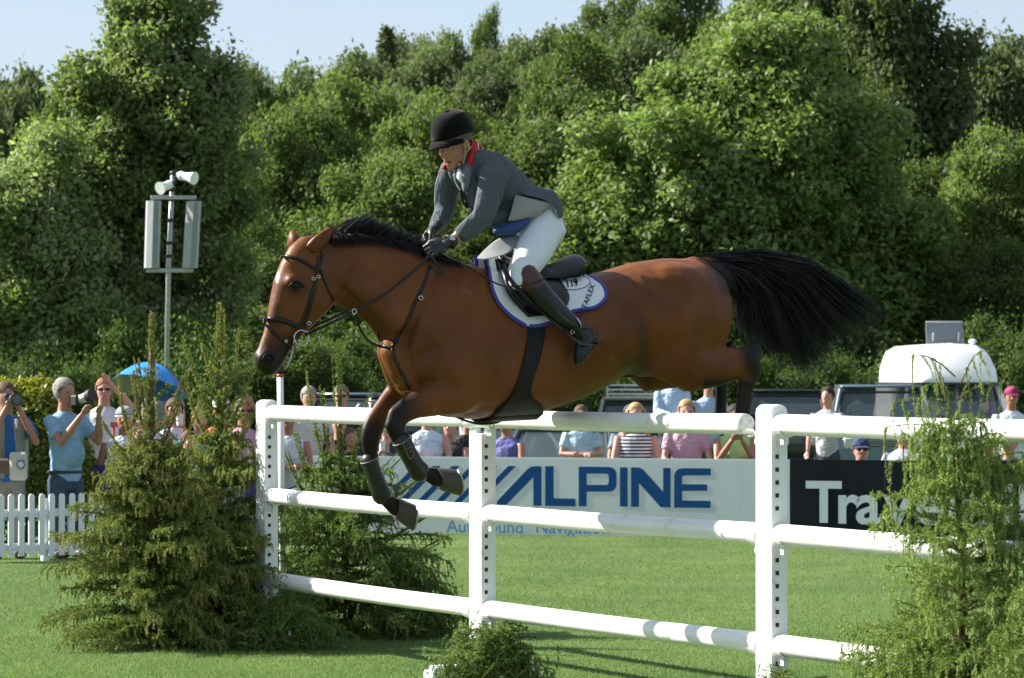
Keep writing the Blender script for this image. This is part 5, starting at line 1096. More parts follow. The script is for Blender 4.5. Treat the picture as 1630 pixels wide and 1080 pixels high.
def car(label, kind, px, D, rz, paint, name='parked_car', lid=None, hw=.86):
    t = thing(name, label, 'car', (wpx(px, D), D, terrain(wpx(px, D), D)), rz, 'cars parked behind the advertising boards')
    if kind == 'hatch': L, prof, gh = 4.1, [(2.0, .30), (2.05, .55), (1.98, .72), (1.15, .92), (-1.75, .95), (-2.02, .85), (-2.05, .35)], [(1.25, .92), (.45, 1.38), (.2, 1.42), (-1.2, 1.41), (-1.45, 1.34), (-1.95, .93)]
    elif kind == 'offroad': L, prof, gh = 4.5, [(2.2, .40), (2.25, .60), (2.22, 1.00), (2.15, 1.08), (.95, 1.14), (-2.1, 1.14), (-2.2, .95), (-2.2, .42)], [(.98, 1.13), (.60, 1.70), (.45, 1.76), (-2.0, 1.76), (-2.12, 1.70), (-2.15, 1.13)]
    else: L, prof, gh = 4.6, [(2.2, .30), (2.25, .58), (2.15, .74), (1.2, .92), (-2.1, .96), (-2.25, .85), (-2.25, .35)], [(1.3, .92), (.45, 1.40), (.2, 1.44), (-1.7, 1.42), (-1.95, 1.36), (-2.2, .95)]
    shell(prof, hw, .06, paint, t)
    # greenhouse: glass volume with painted roof and pillars
    mb = MB(); zt = max(p[1] for p in gh); zb_ = min(p[1] for p in gh)
    def w(z): return hw * (.95 - .17 * (z - zb_) / (zt - zb_))
    mb.loft([[V(x, -w(z), z) for x, z in gh], [V(x, w(z), z) for x, z in gh]]); mb.build('glasshouse', glassm, t, world=False)
    mb = MB(); xr = [p for p in gh if p[1] > zt - .09]; x0, x1 = max(p[0] for p in xr), min(p[0] for p in xr)
    mb.box(V((x0 + x1) / 2, 0, zt + .008), (x0 - x1 + .12, w(zt) * 2 + .02, .05), bev=.02); mb.build('roof', paint, t, world=False, smooth='auto')
    (xa, za), (xb, zb2) = gh[0], gh[1]; q4 = [V(xa + .03, -w(za) * .93, za + .02), V(xb + .03, -w(zb2) * .93, zb2 - .03), V(xb + .03, w(zb2) * .93, zb2 - .03), V(xa + .03, w(za) * .93, za + .02)]; m2 = MB(); m2.tube(q4 + [q4[0]], .022, 6); m2.build('windscreen_seal', rubber, t, world=False)
    for sg in (-1, 1):
        (xa, za), (xb, zb2) = gh[0], gh[1]
        m2 = MB(); m2.tube([V(xa + .02, sg * w(za), za - .02), V(xb + .02, sg * w(zb2), zb2 + .02)], .035, 6); m2.build('windscreen_pillar', paint, t, world=False)
        for f in (.36, .66):
            xm = gh[1][0] + (gh[-2][0] - gh[1][0]) * f; m2 = MB(); m2.tube([V(xm, sg * (w(zb_) + .004), zb_), V(xm, sg * (w(zt) + .004), zt)], .03, 4); m2.build('door_pillar', rubber, t, world=False)
        m2 = MB(); m2.tube([V(gh[-1][0], sg * w(zb_), zb_), V(gh[-2][0], sg * w(gh[-2][1]), gh[-2][1] + .02)], .06, 6); m2.build('rear_pillar', paint, t, world=False)
        m2 = MB(); m2.ell(V(gh[0][0] - .15, sg * (hw + .09), zb_ + .10), (.06, .10, .07), 10, 8); m2.build('door_mirror', rubber, t, world=False, smooth=True)
        fx = prof[1][0]; m2 = MB(); m2.box(V(fx - .06, sg * hw * .70, prof[1][1] + (.12 if kind != 'offroad' else .25)), (.14, .34 if kind != 'offroad' else .22, .15 if kind != 'offroad' else .2), bev=.03); m2.build('headlight', lampg, t, world=False, smooth='auto')
        m2 = MB(); m2.box(V(-prof[1][0] + .02, sg * hw * .84, .80), (.12, .18, .26), bev=.02); m2.build('tail_light', mat('red_lens', (.35, .01, .01), .25), t, world=False)
        for xw in (1.32, -1.32):
            m2 = MB(); r = .31 if kind != 'offroad' else .38
            m2.tube([V(xw, sg * (hw - .20), r), V(xw, sg * (hw - .17), r), V(xw, sg * (hw + .0), r), V(xw, sg * (hw + .02), r)], [r - .03, r, r, r - .03], 24); wh_ = m2.build('wheel', tyre, t, world=False, smooth='auto')
            m2 = MB(); m2.tube([V(xw, sg * (hw - .02), r), V(xw, sg * (hw + .028), r)], [r * .62, r * .58], 12); m2.build('wheel_trim', chrome, wh_, world=False)
    m2 = MB(); m2.box(V(prof[1][0] + .01, 0, prof[0][1] + .06), (.12, hw * 1.92, .16), bev=.04); m2.build('bumper', rubber, t, world=False)
    m2 = MB(); m2.box(V(prof[1][0] + .0, 0, prof[1][1] + (.12 if kind != 'offroad' else .25)), (.06, hw * .85, .12), bev=.01); m2.build('grille', rubber, t, world=False)
    for k in range(3): m2 = MB(); m2.box(V(prof[1][0] + .032, 0, prof[1][1] + (.12 if kind != 'offroad' else .25) + (k - 1) * .035), (.012, hw * .8, .010)); m2.build('grille_bar', chrome, t, world=False)
    for sg in (-1, 1): m2 = MB(); m2.ell(V(.1, sg * .38, zb_ + .12), (.12, .22, .28), 10, 8); m2.build('seat', interior, t, world=False, smooth=True)
    return t
P_teal = mat('dark_teal_paint', (.015, .05, .06), .25, coat=.8); P_black = mat('blackish_paint', (.012, .015, .02), .25, coat=.8); P_navy = mat('navy_paint', (.012, .025, .055), .25, coat=.8)
P_silver = mat('silver_paint', (.40, .44, .46), .3, metal=.4, coat=.6); P_olive = mat('grey_green_paint', (.20, .22, .18), .4, coat=.4); P_white = mat('white_van_paint', (.80, .81, .81), .3, coat=.4); P_blue = mat('blue_grey_paint', (.10, .16, .22), .25, coat=.7)
R_ = math.radians
c2 = car('dark teal hatchback with a wide windscreen behind the ALPINE lettering', 'hatch', 903, 53, R_(-97), P_teal)
h_ = MB(); h_.ell(c2.location + V(.28, -1.0, 1.02), (.05, .02, .05), 10, 6)
car('silver grey saloon nose beside the woman in the blue top', 'saloon', 788, 56, R_(-76), P_silver)
c3 = car('boxy grey green off roader with a roof rack under the horse\'s belly', 'offroad', 1022, 61, R_(-92), P_olive)
m2 = MB()
for sg in (-1, 1):
    for z in (1.84, 1.92, 2.00): m2.tube([V(.3, sg * .62, z), V(-1.9, sg * .62, z)], .014, 6)
    for x in (.3, -.4, -1.1, -1.9): m2.tube([V(x, sg * .62, 1.76), V(x, sg * .62, 2.0)], .012, 6)
for x in (.3, -1.9):
    for z in (1.84, 1.92, 2.0): m2.tube([V(x, -.62, z), V(x, .62, z)], .014, 6)
m2.build('roof_rack', chrome, c3, world=False)
car('dark old off roader with square headlamps left of the boy in the grey shirt', 'offroad', 1252, 66, R_(-96), P_black)
c5 = car('tall navy car with a wide windscreen in front of the white camper', 'offroad', 1400, 58.5, R_(-93), P_blue, hw=.86)
c5.location.z += .25
car('blue grey car roof behind the woman in dark glasses', 'offroad', 568, 64, R_(-118), P_blue)
car('dark blue van like car far behind the woman in dark glasses', 'offroad', 655, 63, R_(-150), P_navy)
# white high top camper
cv_ = thing('camper_van', 'white high roofed camper van with a tilted roof hatch at the right', 'van', (wpx(1502, 65), 65, -.20), R_(-85))
cv_.scale = (1, .93, 1)
prof = [(2.3, .35), (2.36, .55), (2.30, .80), (2.12, .92), (1.72, 1.02), (-2.3, 1.06), (-2.4, .9), (-2.4, .40)]
shell(prof, .93, .05, P_white, cv_)
gh = [(1.76, 1.00), (1.05, 1.73), (-2.3, 1.74), (-2.36, 1.04)]; w = lambda z: .92 - .10 * (z - 1.0) / .7
mb = MB(); mb.loft([[V(x, -w(z), z) for x, z in gh], [V(x, w(z), z) for x, z in gh]]); mb.build('glasshouse', glassm, cv_, world=False)
for sg in (-1, 1):
    for (xa, za, xb, zb) in ((1.76, 1.00, 1.05, 1.74), (.55, 1.0, .45, 1.76), (-.6, 1.0, -.6, 1.76), (-2.3, 1.0, -2.28, 1.76)):
        m2 = MB(); m2.tube([V(xa + .02, sg * (w(za) + .01), za), V(xb + .02, sg * (w(zb) + .01), zb)], .055, 6); m2.build('pillar', P_white, cv_, world=False)
    m2 = MB(); m2.box(V(-1.5, sg * .885, 1.38), (1.6, .05, .62)); m2.build('side_panel', P_white, cv_, world=False)
    m2 = MB(); m2.ell(V(1.55, sg * 1.06, 1.22), (.06, .10, .13), 10, 8); m2.build('door_mirror', rubber, cv_, world=False, smooth=True)
    m2 = MB(); m2.box(V(2.28, sg * .66, .68), (.1, .28, .2), bev=.03); m2.build('headlight', lampg, cv_, world=False)
    for xw in (1.45, -1.45):
        m2 = MB(); m2.tube([V(xw, sg * .74, .33), V(xw, sg * .95, .33)], .33, 24); wv = m2.build('wheel', tyre, cv_, world=False, smooth='auto'); m2 = MB(); m2.tube([V(xw, sg * .93, .33), V(xw, sg * .965, .33)], .2, 14); m2.build('wheel_trim', chrome, wv, world=False)
rings = []
for x, hw_, z0, z1 in ((1.30, .72, 1.76, 1.84), (1.20, .82, 1.75, 2.02), (.92, .86, 1.75, 2.34), (.45, .88, 1.75, 2.48), (-2.1, .88, 1.75, 2.47), (-2.32, .84, 1.75, 2.35)):
    r = [V(x, -hw_, z0), V(x, -hw_ * .98, z0 + (z1 - z0) * .45), V(x, -hw_ * .84, z0 + (z1 - z0) * .86), V(x, -hw_ * .62, z1), V(x, 0, z1 + .03), V(x, hw_ * .62, z1), V(x, hw_ * .84, z0 + (z1 - z0) * .86), V(x, hw_ * .98, z0 + (z1 - z0) * .45), V(x, hw_, z0)]
    rings.append(r)
mb = MB(); mb.loft(rings); o_r = mb.build('high_roof', P_white, cv_, world=False, smooth='auto'); q_ = o_r.modifiers.new('b', 'BEVEL'); q_.width = .05; q_.segments = 3; q_.limit_method = 'ANGLE'; q_.angle_limit = .35
m2 = MB(); m2.box(V(-.5, 0, 1.755), (3.7, 1.84, .045), bev=.01); m2.build('roof_seam', rubber, cv_, world=False)
m2 = MB(); m2.box(V(.30, -.05, 2.70), (.03, .72, .40), M=Matrix.Rotation(R_(-12), 3, 'Y'), bev=.01); m2.build('roof_hatch', mat('smoked_acrylic', (.22, .25, .27), .25, coat=.5, alpha=.8), cv_, world=False)
m2 = MB(); q = [V(.34, -.42, 2.50), V(.26, -.42, 2.91), V(.26, .32, 2.91), V(.34, .32, 2.50)]; m2.tube(q + [q[0]], .016, 6); m2.build('hatch_frame', chrome, cv_, world=False)
for y in (-.30, .22): m2 = MB(); m2.tube([V(.33, y, 2.50), V(.38, y, 2.70)], .012, 6); m2.build('hatch_strut', P_white, cv_, world=False)
m2 = MB(); m2.box(V(-.7, .875, 2.14), (.55, .02, .24), bev=.005); m2.build('side_window', glassm, cv_, world=False); m2 = MB(); m2.box(V(1.50, .50, 1.30), (.01, .12, .2)); m2.build('sticker', mat('sticker', (.30, .20, .28), .5), cv_, world=False)
m2 = MB(); m2.ell(V(.2, .55, 2.54), (.12, .08, .05), 10, 6); m2.build('roof_vent', P_white, cv_, world=False, smooth=True)
for sg in (-1, 1): m2 = MB(); m2.ell(V(.6, sg * .42, 1.20), (.12, .24, .36), 10, 8); m2.build('seat', mat('grey_seat', (.30, .30, .28), .8), cv_, world=False, smooth=True)

# ---------------------------------------------------------------- spectators and photographers
SK = {'fair': mat('fair_skin', (.50, .26, .19), .55, noise=.1, nscale=12), 'tan': mat('tanned_skin', (.36, .17, .11), .55, noise=.1, nscale=12)}
_cl = {}
def cloth_m(c):
    k = tuple(round(x, 3) for x in c)
    if k not in _cl: _cl[k] = mat('cloth_%d' % len(_cl), c, .85, noise=.2, nscale=6, bump=1.0, bscale=8, bdist=.07)
    return _cl[k]
HAIR = {'grey': (.30, .28, .25), 'dark': (.02, .015, .012), 'brown': (.10, .055, .03), 'blond': (.42, .28, .13), 'ginger': (.30, .11, .04), 'mouse': (.20, .14, .09)}
def person(label, px, py, D, rz=0, top=(.7, .7, .7), sleeve='short', trousers=(.05, .06, .09), hair='brown', long=False, cap=None, glasses=False, arms='down', skin='fair', s=1.0, hat=None, tilt=0, pose=None, curly=False, lean=0):
    """a person whose head is seen at photo pixel (px, py); rz = 0 faces the camera, positive turns to the photo's right"""
    x, zc = wpx(px, D), zpx(py, D); t = thing('person', label, 'person', (x, D, 0), 0); SKM = SK[skin]
    R = Matrix.Rotation(rz, 3, 'Z'); fw = R @ V(0, -1, 0); sd = R @ V(1, 0, 0)           # sd: photo right when facing camera
    hgt = zc + .11 * s; sit = hgt < 1.42 * s; sh = zc - .222 * s; pel = zc - .80 * s
    L = lambda f, d, z: fw * f + sd * d + V(0, 0, z)
    if pose == 'sit': sit = True
    if sit: pel = max(pel, .14)
    b = MB(); k = s
    b.ell(L(.0, 0, zc), (.078 * k, .095 * k, .115 * k), 16, 12, Matrix((sd, fw, V(0, 0, 1))).transposed()); b.ell(L(.035, 0, zc - .065 * k), (.052 * k, .055 * k, .055 * k), 12, 8, Matrix((sd, fw, V(0, 0, 1))).transposed())
    b.tube([L(.088, 0, zc + .01), L(.112, 0, zc - .025)], [.010, .015], 8); 
    for q in (-1, 1): b.ell(L(-.005, q * .078 * k, zc - .012), (.012, .014, .026), 8, 6)
    b.tube([L(.0, 0, zc - .06 * k), L(-.02, 0, sh + .02)], [.056 * k, .066 * k], 12)
    def tor(mb, g, z0=None):
        mb.loft([[L(c + math.sin(a) * dp * g, math.cos(a) * wd * g, z) for a in [2 * math.pi * i / 16 for i in range(16)]] for c, wd, dp, z in ((0, .155 * k, .105 * k, pel - .02), (0.01, .150 * k, .11 * k, pel + .12 * k), (.015, .145 * k, .105 * k, pel + .25 * k), (.01, .175 * k, .115 * k, sh - .16 * k), (0, .188 * k, .10 * k, sh - .05 * k), (-.005, .165 * k, .085 * k, sh - .005 * k), (-.01, .105 * k, .068 * k, sh + .035 * k), (-.01, .062 * k, .058 * k, sh + .058 * k)) if z0 is None or z >= z0])
    tor(b, .93)
    # arms as shoulder, elbow, wrist (forward, side, height above shoulder)
    A_ = {'down': [(.02, .25, -.27), (.10, .24, -.50)], 'camera': [(.20, .23, -.20), (.20, .06, .12)], 'camera_r': [(.20, .22, -.22), (.34, .10, .03)], 'shade': [(.12, .30, .04), (.12, .06, .30)], 'rest': [(.08, .24, -.27), (.30, .20, -.42)], 'fold': [(.08, .25, -.26), (.24, -.02, -.27)],
          'clap': [(.14, .20, -.26), (.28, .05, -.02)], 'drink': [(.14, .22, -.24), (.20, .05, .05)], 'knees': [(.10, .20, -.26), (.30, .04, -.30)], 'fore': [(.16, .22, -.20), (.30, .02, -.12)]}
    al = arms if isinstance(arms, tuple) else (arms, arms); hands = []
    sl = MB(); r0 = {'short': .50, 'long': 1.0, 'none': 0.0}[sleeve]
    for q, am in ((-1, al[0]), (1, al[1])):
        s0 = L(-.005, q * .185 * k, sh - .015); (f1, d1, z1), (f2, d2, z2) = A_[am]; el = L(f1 * k, q * d1 * k, sh + z1 * k); wr = L(f2 * k, q * d2 * k, sh + z2 * k)
        b.tube([s0, (s0 + el) / 2, el, (el * .6 + wr * .4), wr], [.050 * k, .045 * k, .038 * k, .038 * k, .026 * k], 10)
        # hand: palm, four fingers and a thumb
        d = (wr - el).normalized(); o_ = fw if abs(d.dot(fw)) < .8 else V(0, 0, 1); u = d.cross(o_).normalized(); n_ = u.cross(d); b.ell(wr + d * .05 * k, (.042 * k, .036 * k, .020 * k), 10, 8, Matrix((d, u, n_)).transposed())
        for i in range(4):
            a0 = wr + d * .080 * k + u * (.027 - .018 * i) * k; ln_ = (.05, .058, .055, .042)[i] * k; b.tube([a0 - d * .02, a0, a0 + d * ln_ * .5 + n_ * .012, a0 + d * ln_ * .75 + n_ * .035 * k], [.0095 * k, .0095 * k, .0085 * k, .007 * k], 6)
        b.tube([wr + d * .02 + u * .02 * k, wr + d * .045 * k + u * .045 * k, wr + d * .075 * k + u * .048 * k + n_ * .015], [.012 * k, .011 * k, .008 * k], 6); hands.append(wr + d * .07 * k)
        if r0: e2 = s0 + (el - s0) * min(1, r0 * 1.35); path = [s0 - (el - s0) * .05, (s0 + e2) / 2, e2]; rr = [.057 * k, .059 * k, .058 * k]
        if r0 == 1.0: path += [el, (el + wr) / 2, wr]; rr += [.052 * k, .048 * k, .038 * k]
        if r0: sl.tube(path, rr, 12)
    # legs
    tr = MB()
    for q in (-1, 1):
        if sit:
            kn = L(.42 * k, q * .13 * k, pel + .02); an = L(.50 * k, q * .12 * k, max(.06, pel - .40 * k)) if pel > .3 else L(.75 * k, q * .13, .08)
        else: kn = L(.02, q * .10 * k, pel * .52); an = L(0, q * .11 * k, .08)
        b.tube([L(0, q * .085 * k, pel), kn, an, an + fw * .10 - V(0, 0, .035)], [.075 * k, .052 * k, .036 * k, .035 * k], 10); tr.tube([L(0, q * .085 * k, pel + .03), (L(0, q * .085 * k, pel) + kn) / 2, kn, (kn + an) / 2, an], [.098 * k, .090 * k, .070 * k, .066 * k, .062 * k], 12)
        sh_ = MB(); sh_.ell(an + fw * .07 + V(0, 0, -.04), (.048, .13, .045), 12, 8, Matrix((sd, fw, V(0, 0, 1))).transposed()); sh_.build('shoe', mat('brown_shoe', (.10, .07, .05), .6), t, world=False, smooth=True)
    orgobj('body', b, SKM, t, .012, 2, world=False)
    st = MB(); tor(st, 1.06); st.v = [(vx, vy, vz) for vx, vy, vz in st.v]
    for p_, r_ in ((sh - .02, 1),): pass
    if top is not None:
        if sl.v: st.add(sl.v, sl.f)
        orgobj('shirt', st, top if not isinstance(top, tuple) else cloth_m(top), t, .014, 2, world=False)
    tr.loft([[L(math.sin(a) * .115 * k, math.cos(a) * .168 * k, z) for a in [2 * math.pi * i / 16 for i in range(16)]] for z in (pel - .06, pel + .06, pel + .10)]); orgobj('trousers', tr, cloth_m(trousers), t, .016, 2, world=False)
    # hair
    hm = mat('hair_' + hair, HAIR[hair], .8, noise=.4, nscale=30, bump=.8, bscale=60); h = MB(); Mh = Matrix((sd, fw, V(0, 0, 1))).transposed()
    h.ell(L(-.020, 0, zc + .030 * k), (.096 * k, .106 * k, .114 * k), 16, 10, Mh)
    if curly:
        r2 = random.Random(px)
        for _ in range(46):
            a = r2.uniform(0, 6.28); e = r2.uniform(.0, 1.5); h.ell(L(-.03 + math.cos(a) * .085 * math.cos(e) * 1.0, math.sin(a) * .088 * math.cos(e), zc + .03 + math.sin(e) * .10), .024, 6, 5)
    if long:
        for q in (-1, 1): h.tube([L(-.02, q * .07 * k, zc + .06), L(-.02, q * .10 * k, zc - .06), L(.02, q * .12 * k, sh - .05), L(.07, q * .11 * k, sh - .22)], [.035, .045, .045, .018], 10)
        h.tube([L(-.06, 0, zc), L(-.08, 0, sh - .1)], [.08, .06], 12)
    hme_ = organic(h, .011, 1); bm_ = bmesh.new(); bm_.from_mesh(hme_); bmesh.ops.delete(bm_, geom=[v for v in bm_.verts if v.co.dot(fw) > (.072 * k if v.co.z > zc + .048 * k else .022 * k) and v.co.z > sh + .08 and abs(v.co.dot(sd)) < .098 * k], context='VERTS'); bm_.to_mesh(hme_); bm_.free(); hme_.materials.append(hm); link('hair', hme_, t)
    if cap:
        c = MB(); c.ell(L(-.008, 0, zc + .055 * k), (.094 * k, .108 * k, .085 * k), 16, 10, Mh); me = c.mesh('cap', smooth=True); bm_ = bmesh.new(); bm_.from_mesh(me); bmesh.ops.delete(bm_, geom=[v for v in bm_.verts if v.co.z < zc + .035 * k], context='VERTS'); bm_.to_mesh(me); bm_.free(); me.materials.append(cloth_m(cap)); co_ = link('cap', me, t)
        c = MB(); c.sheet([[L((.095 + .065 * e * math.cos(a)) * k, math.sin(a) * .085 * k, zc + .042 * k - .015 * e) for a in [math.radians(-75 + 150 * i / 10) for i in range(11)]] for e in (0, .5, 1)]); c.build('cap_peak', cloth_m(cap), co_, world=False, smooth=True, thick=.006)
    if glasses:
        for q in (-1, 1): c = MB(); c.ell(L(.088 * k, q * .033 * k, zc + .012), (.028 * k, .008, .018 * k), 12, 6, Mh); g_ = c.build('sunglasses_lens', mat('dark_lens', (.008, .008, .01), .15), t, world=False, smooth=True)
        c = MB(); c.tube([L(.01, -.082 * k, zc + .016), L(.075 * k, -.062 * k, zc + .018), L(.095 * k, 0, zc + .018), L(.075 * k, .062 * k, zc + .018), L(.01, .082 * k, zc + .016)], .004, 6); c.build('sunglasses_frame', black, t, world=False)
    else:
        for q in (-1, 1): c = MB(); c.ell(L(.083 * k, q * .032 * k, zc + .008), (.016 * k, .006, .008), 10, 6, Mh); c.build('eye', mat('shaded_eye', (.05, .035, .03), .4), t, world=False, smooth=True)
    c = MB(); c.ell(L(.088 * k, 0, zc - .062 * k), (.022 * k, .006, .006), 10, 6, Mh); c.build('mouth', lipm, t, world=False, smooth=True)
    t['_h'] = 0; del t['_h']
    return t, L, hands, sh, pel, zc, fw, sd
def bw(*a): return a
# the two photographers behind the picket fence
t, L, hnd, sh, pel, zc, fw, sd = person('photographer in blue polo and beige vest aiming a black camera at the left edge', 10, 632, 31.95, R_(25), (.02, .12, .38), 'short', (.22, .20, .18), 'brown', arms='camera', curly=True, skin='tan')
def add(name, mb, m, t_): return mb.build(name, m, t_, world=False, smooth='auto')
vm = mat('beige_vest', (.26, .25, .21), .85, noise=.2, nscale=10, bump=.5, bscale=18)
for q in (-1, 1):
    mb = MB(); mb.sheet([[L(.118, q * .05, z) for z in (sh + .02, sh - .2, pel + .05)], [L(.112, q * .13, z) for z in (sh + .03, sh - .2, pel + .05)], [L(.02, q * .198, z) for z in (sh + .0, sh - .2, pel + .05)]]); mb.build('vest_front', vm, t, world=False, smooth=True, thick=.02)
cb = thing('camera', 'black camera with a big dark lens held by the photographer in blue polo', 'camera', (t.location.x, t.location.y, 0)); 
mb = MB(); mb.box(L(.17, 0, zc - .02), (.14, .07, .10), R_(25), bev=.012); mb.build('camera_body', rubber, cb, world=False)
mb = MB(); mb.tube([L(.19, 0, zc - .02), L(.26, 0, zc - .02), L(.30, 0, zc - .02), L(.33, 0, zc - .02)], [.042, .045, .058, .060], 16); mb.build('lens', rubber, cb, world=False, smooth='auto'); mb = MB(); mb.tube([L(.331, 0, zc - .02), L(.334, 0, zc - .02)], .046, 16); mb.build('lens_glass', glassm, cb, world=False)
sb_ = thing('shoulder_bag', 'pale grey shoulder bag with a round white badge beside the left photographer', 'bag', (wpx(32, 31.8), 31.72, 0))
mb = MB(); mb.box(V(0, -.02, zpx(742, 31.8)), (.16, .09, .26), .1, bev=.02); mb.build('pouch', mat('bag_canvas', (.42, .41, .38), .85, bump=.4, bscale=30), sb_, world=False); mb = MB(); mb.tube([V(.03, -.072, zpx(739, 31.8)), V(.03, -.078, zpx(739, 31.8))], .040, 18); eb = mb.build('badge', mat('navy_badge', (.03, .06, .14), .6), sb_, world=False)
mb = MB(); mb.tube([V(.03, -.078, zpx(739, 31.8)), V(.03, -.081, zpx(739, 31.8))], .029, 18); mb.build('badge_centre', cloth_m((.6, .62, .64)), eb, world=False); mb = MB(); mb.tube([V(-.01, 0, zpx(722, 31.8)), V(-.06, .02, zpx(660, 31.8)), V(-.12, .05, zpx(640, 31.8))], .014, 6, flat=.3); mb.build('bag_strap', vm, sb_, world=False)
wp = thing('waist_bag', 'brown leather waist bag on the left photographer\'s belt', 'bag', (wpx(2, 31.7), 31.72, 0)); mb = MB(); mb.box(V(.03, 0, zpx(742, 31.7)), (.17, .09, .14), 0, bev=.02); mb.build('pouch', mat('brown_leather', (.10, .06, .035), .6, bump=.3, bscale=30), wp, world=False)
t, L, hnd, sh, pel, zc, fw, sd = person('grey haired photographer in a pale blue shirt with a white lens', 104, 626, 32.1, R_(48), (.22, .38, .56), 'short', (.035, .06, .10), 'grey', arms='camera_r', curly=True, skin='tan', s=1.04)
cb = thing('camera', 'camera with a pale telephoto lens held by the grey haired photographer', 'camera', (t.location.x, t.location.y, 0)); mb = MB(); mb.box(L(.16, .02, zc - .07), (.13, .09, .10), R_(48), bev=.012); mb.build('camera_body', rubber, cb, world=False)
mb = MB(); mb.tube([L(.18, .02, zc - .06), L(.30, .02, zc - .03)], [.042, .046], 16); mb.build('lens', cloth_m((.55, .56, .52)), cb, world=False, smooth='auto'); mb = MB(); mb.tube([L(.30, .02, zc - .03), L(.36, .02, zc - .015)], [.056, .062], 16); mb.build('lens_hood', rubber, cb, world=False, smooth='auto')
mb = MB(); mb.ell(L(.03, 0, pel + .27), (.17, .17, .17), 14, 10); orgobj('belly', mb, cloth_m((.22, .38, .56)), t, .016, 2, world=False)
mb = MB(); mb.tube([L(math.sin(a) * .122, math.cos(a) * .176, pel + .10) for a in [2 * math.pi * i / 20 for i in range(21)]], .016, 6, cap=False); mb.build('belt', rubber, t, world=False)
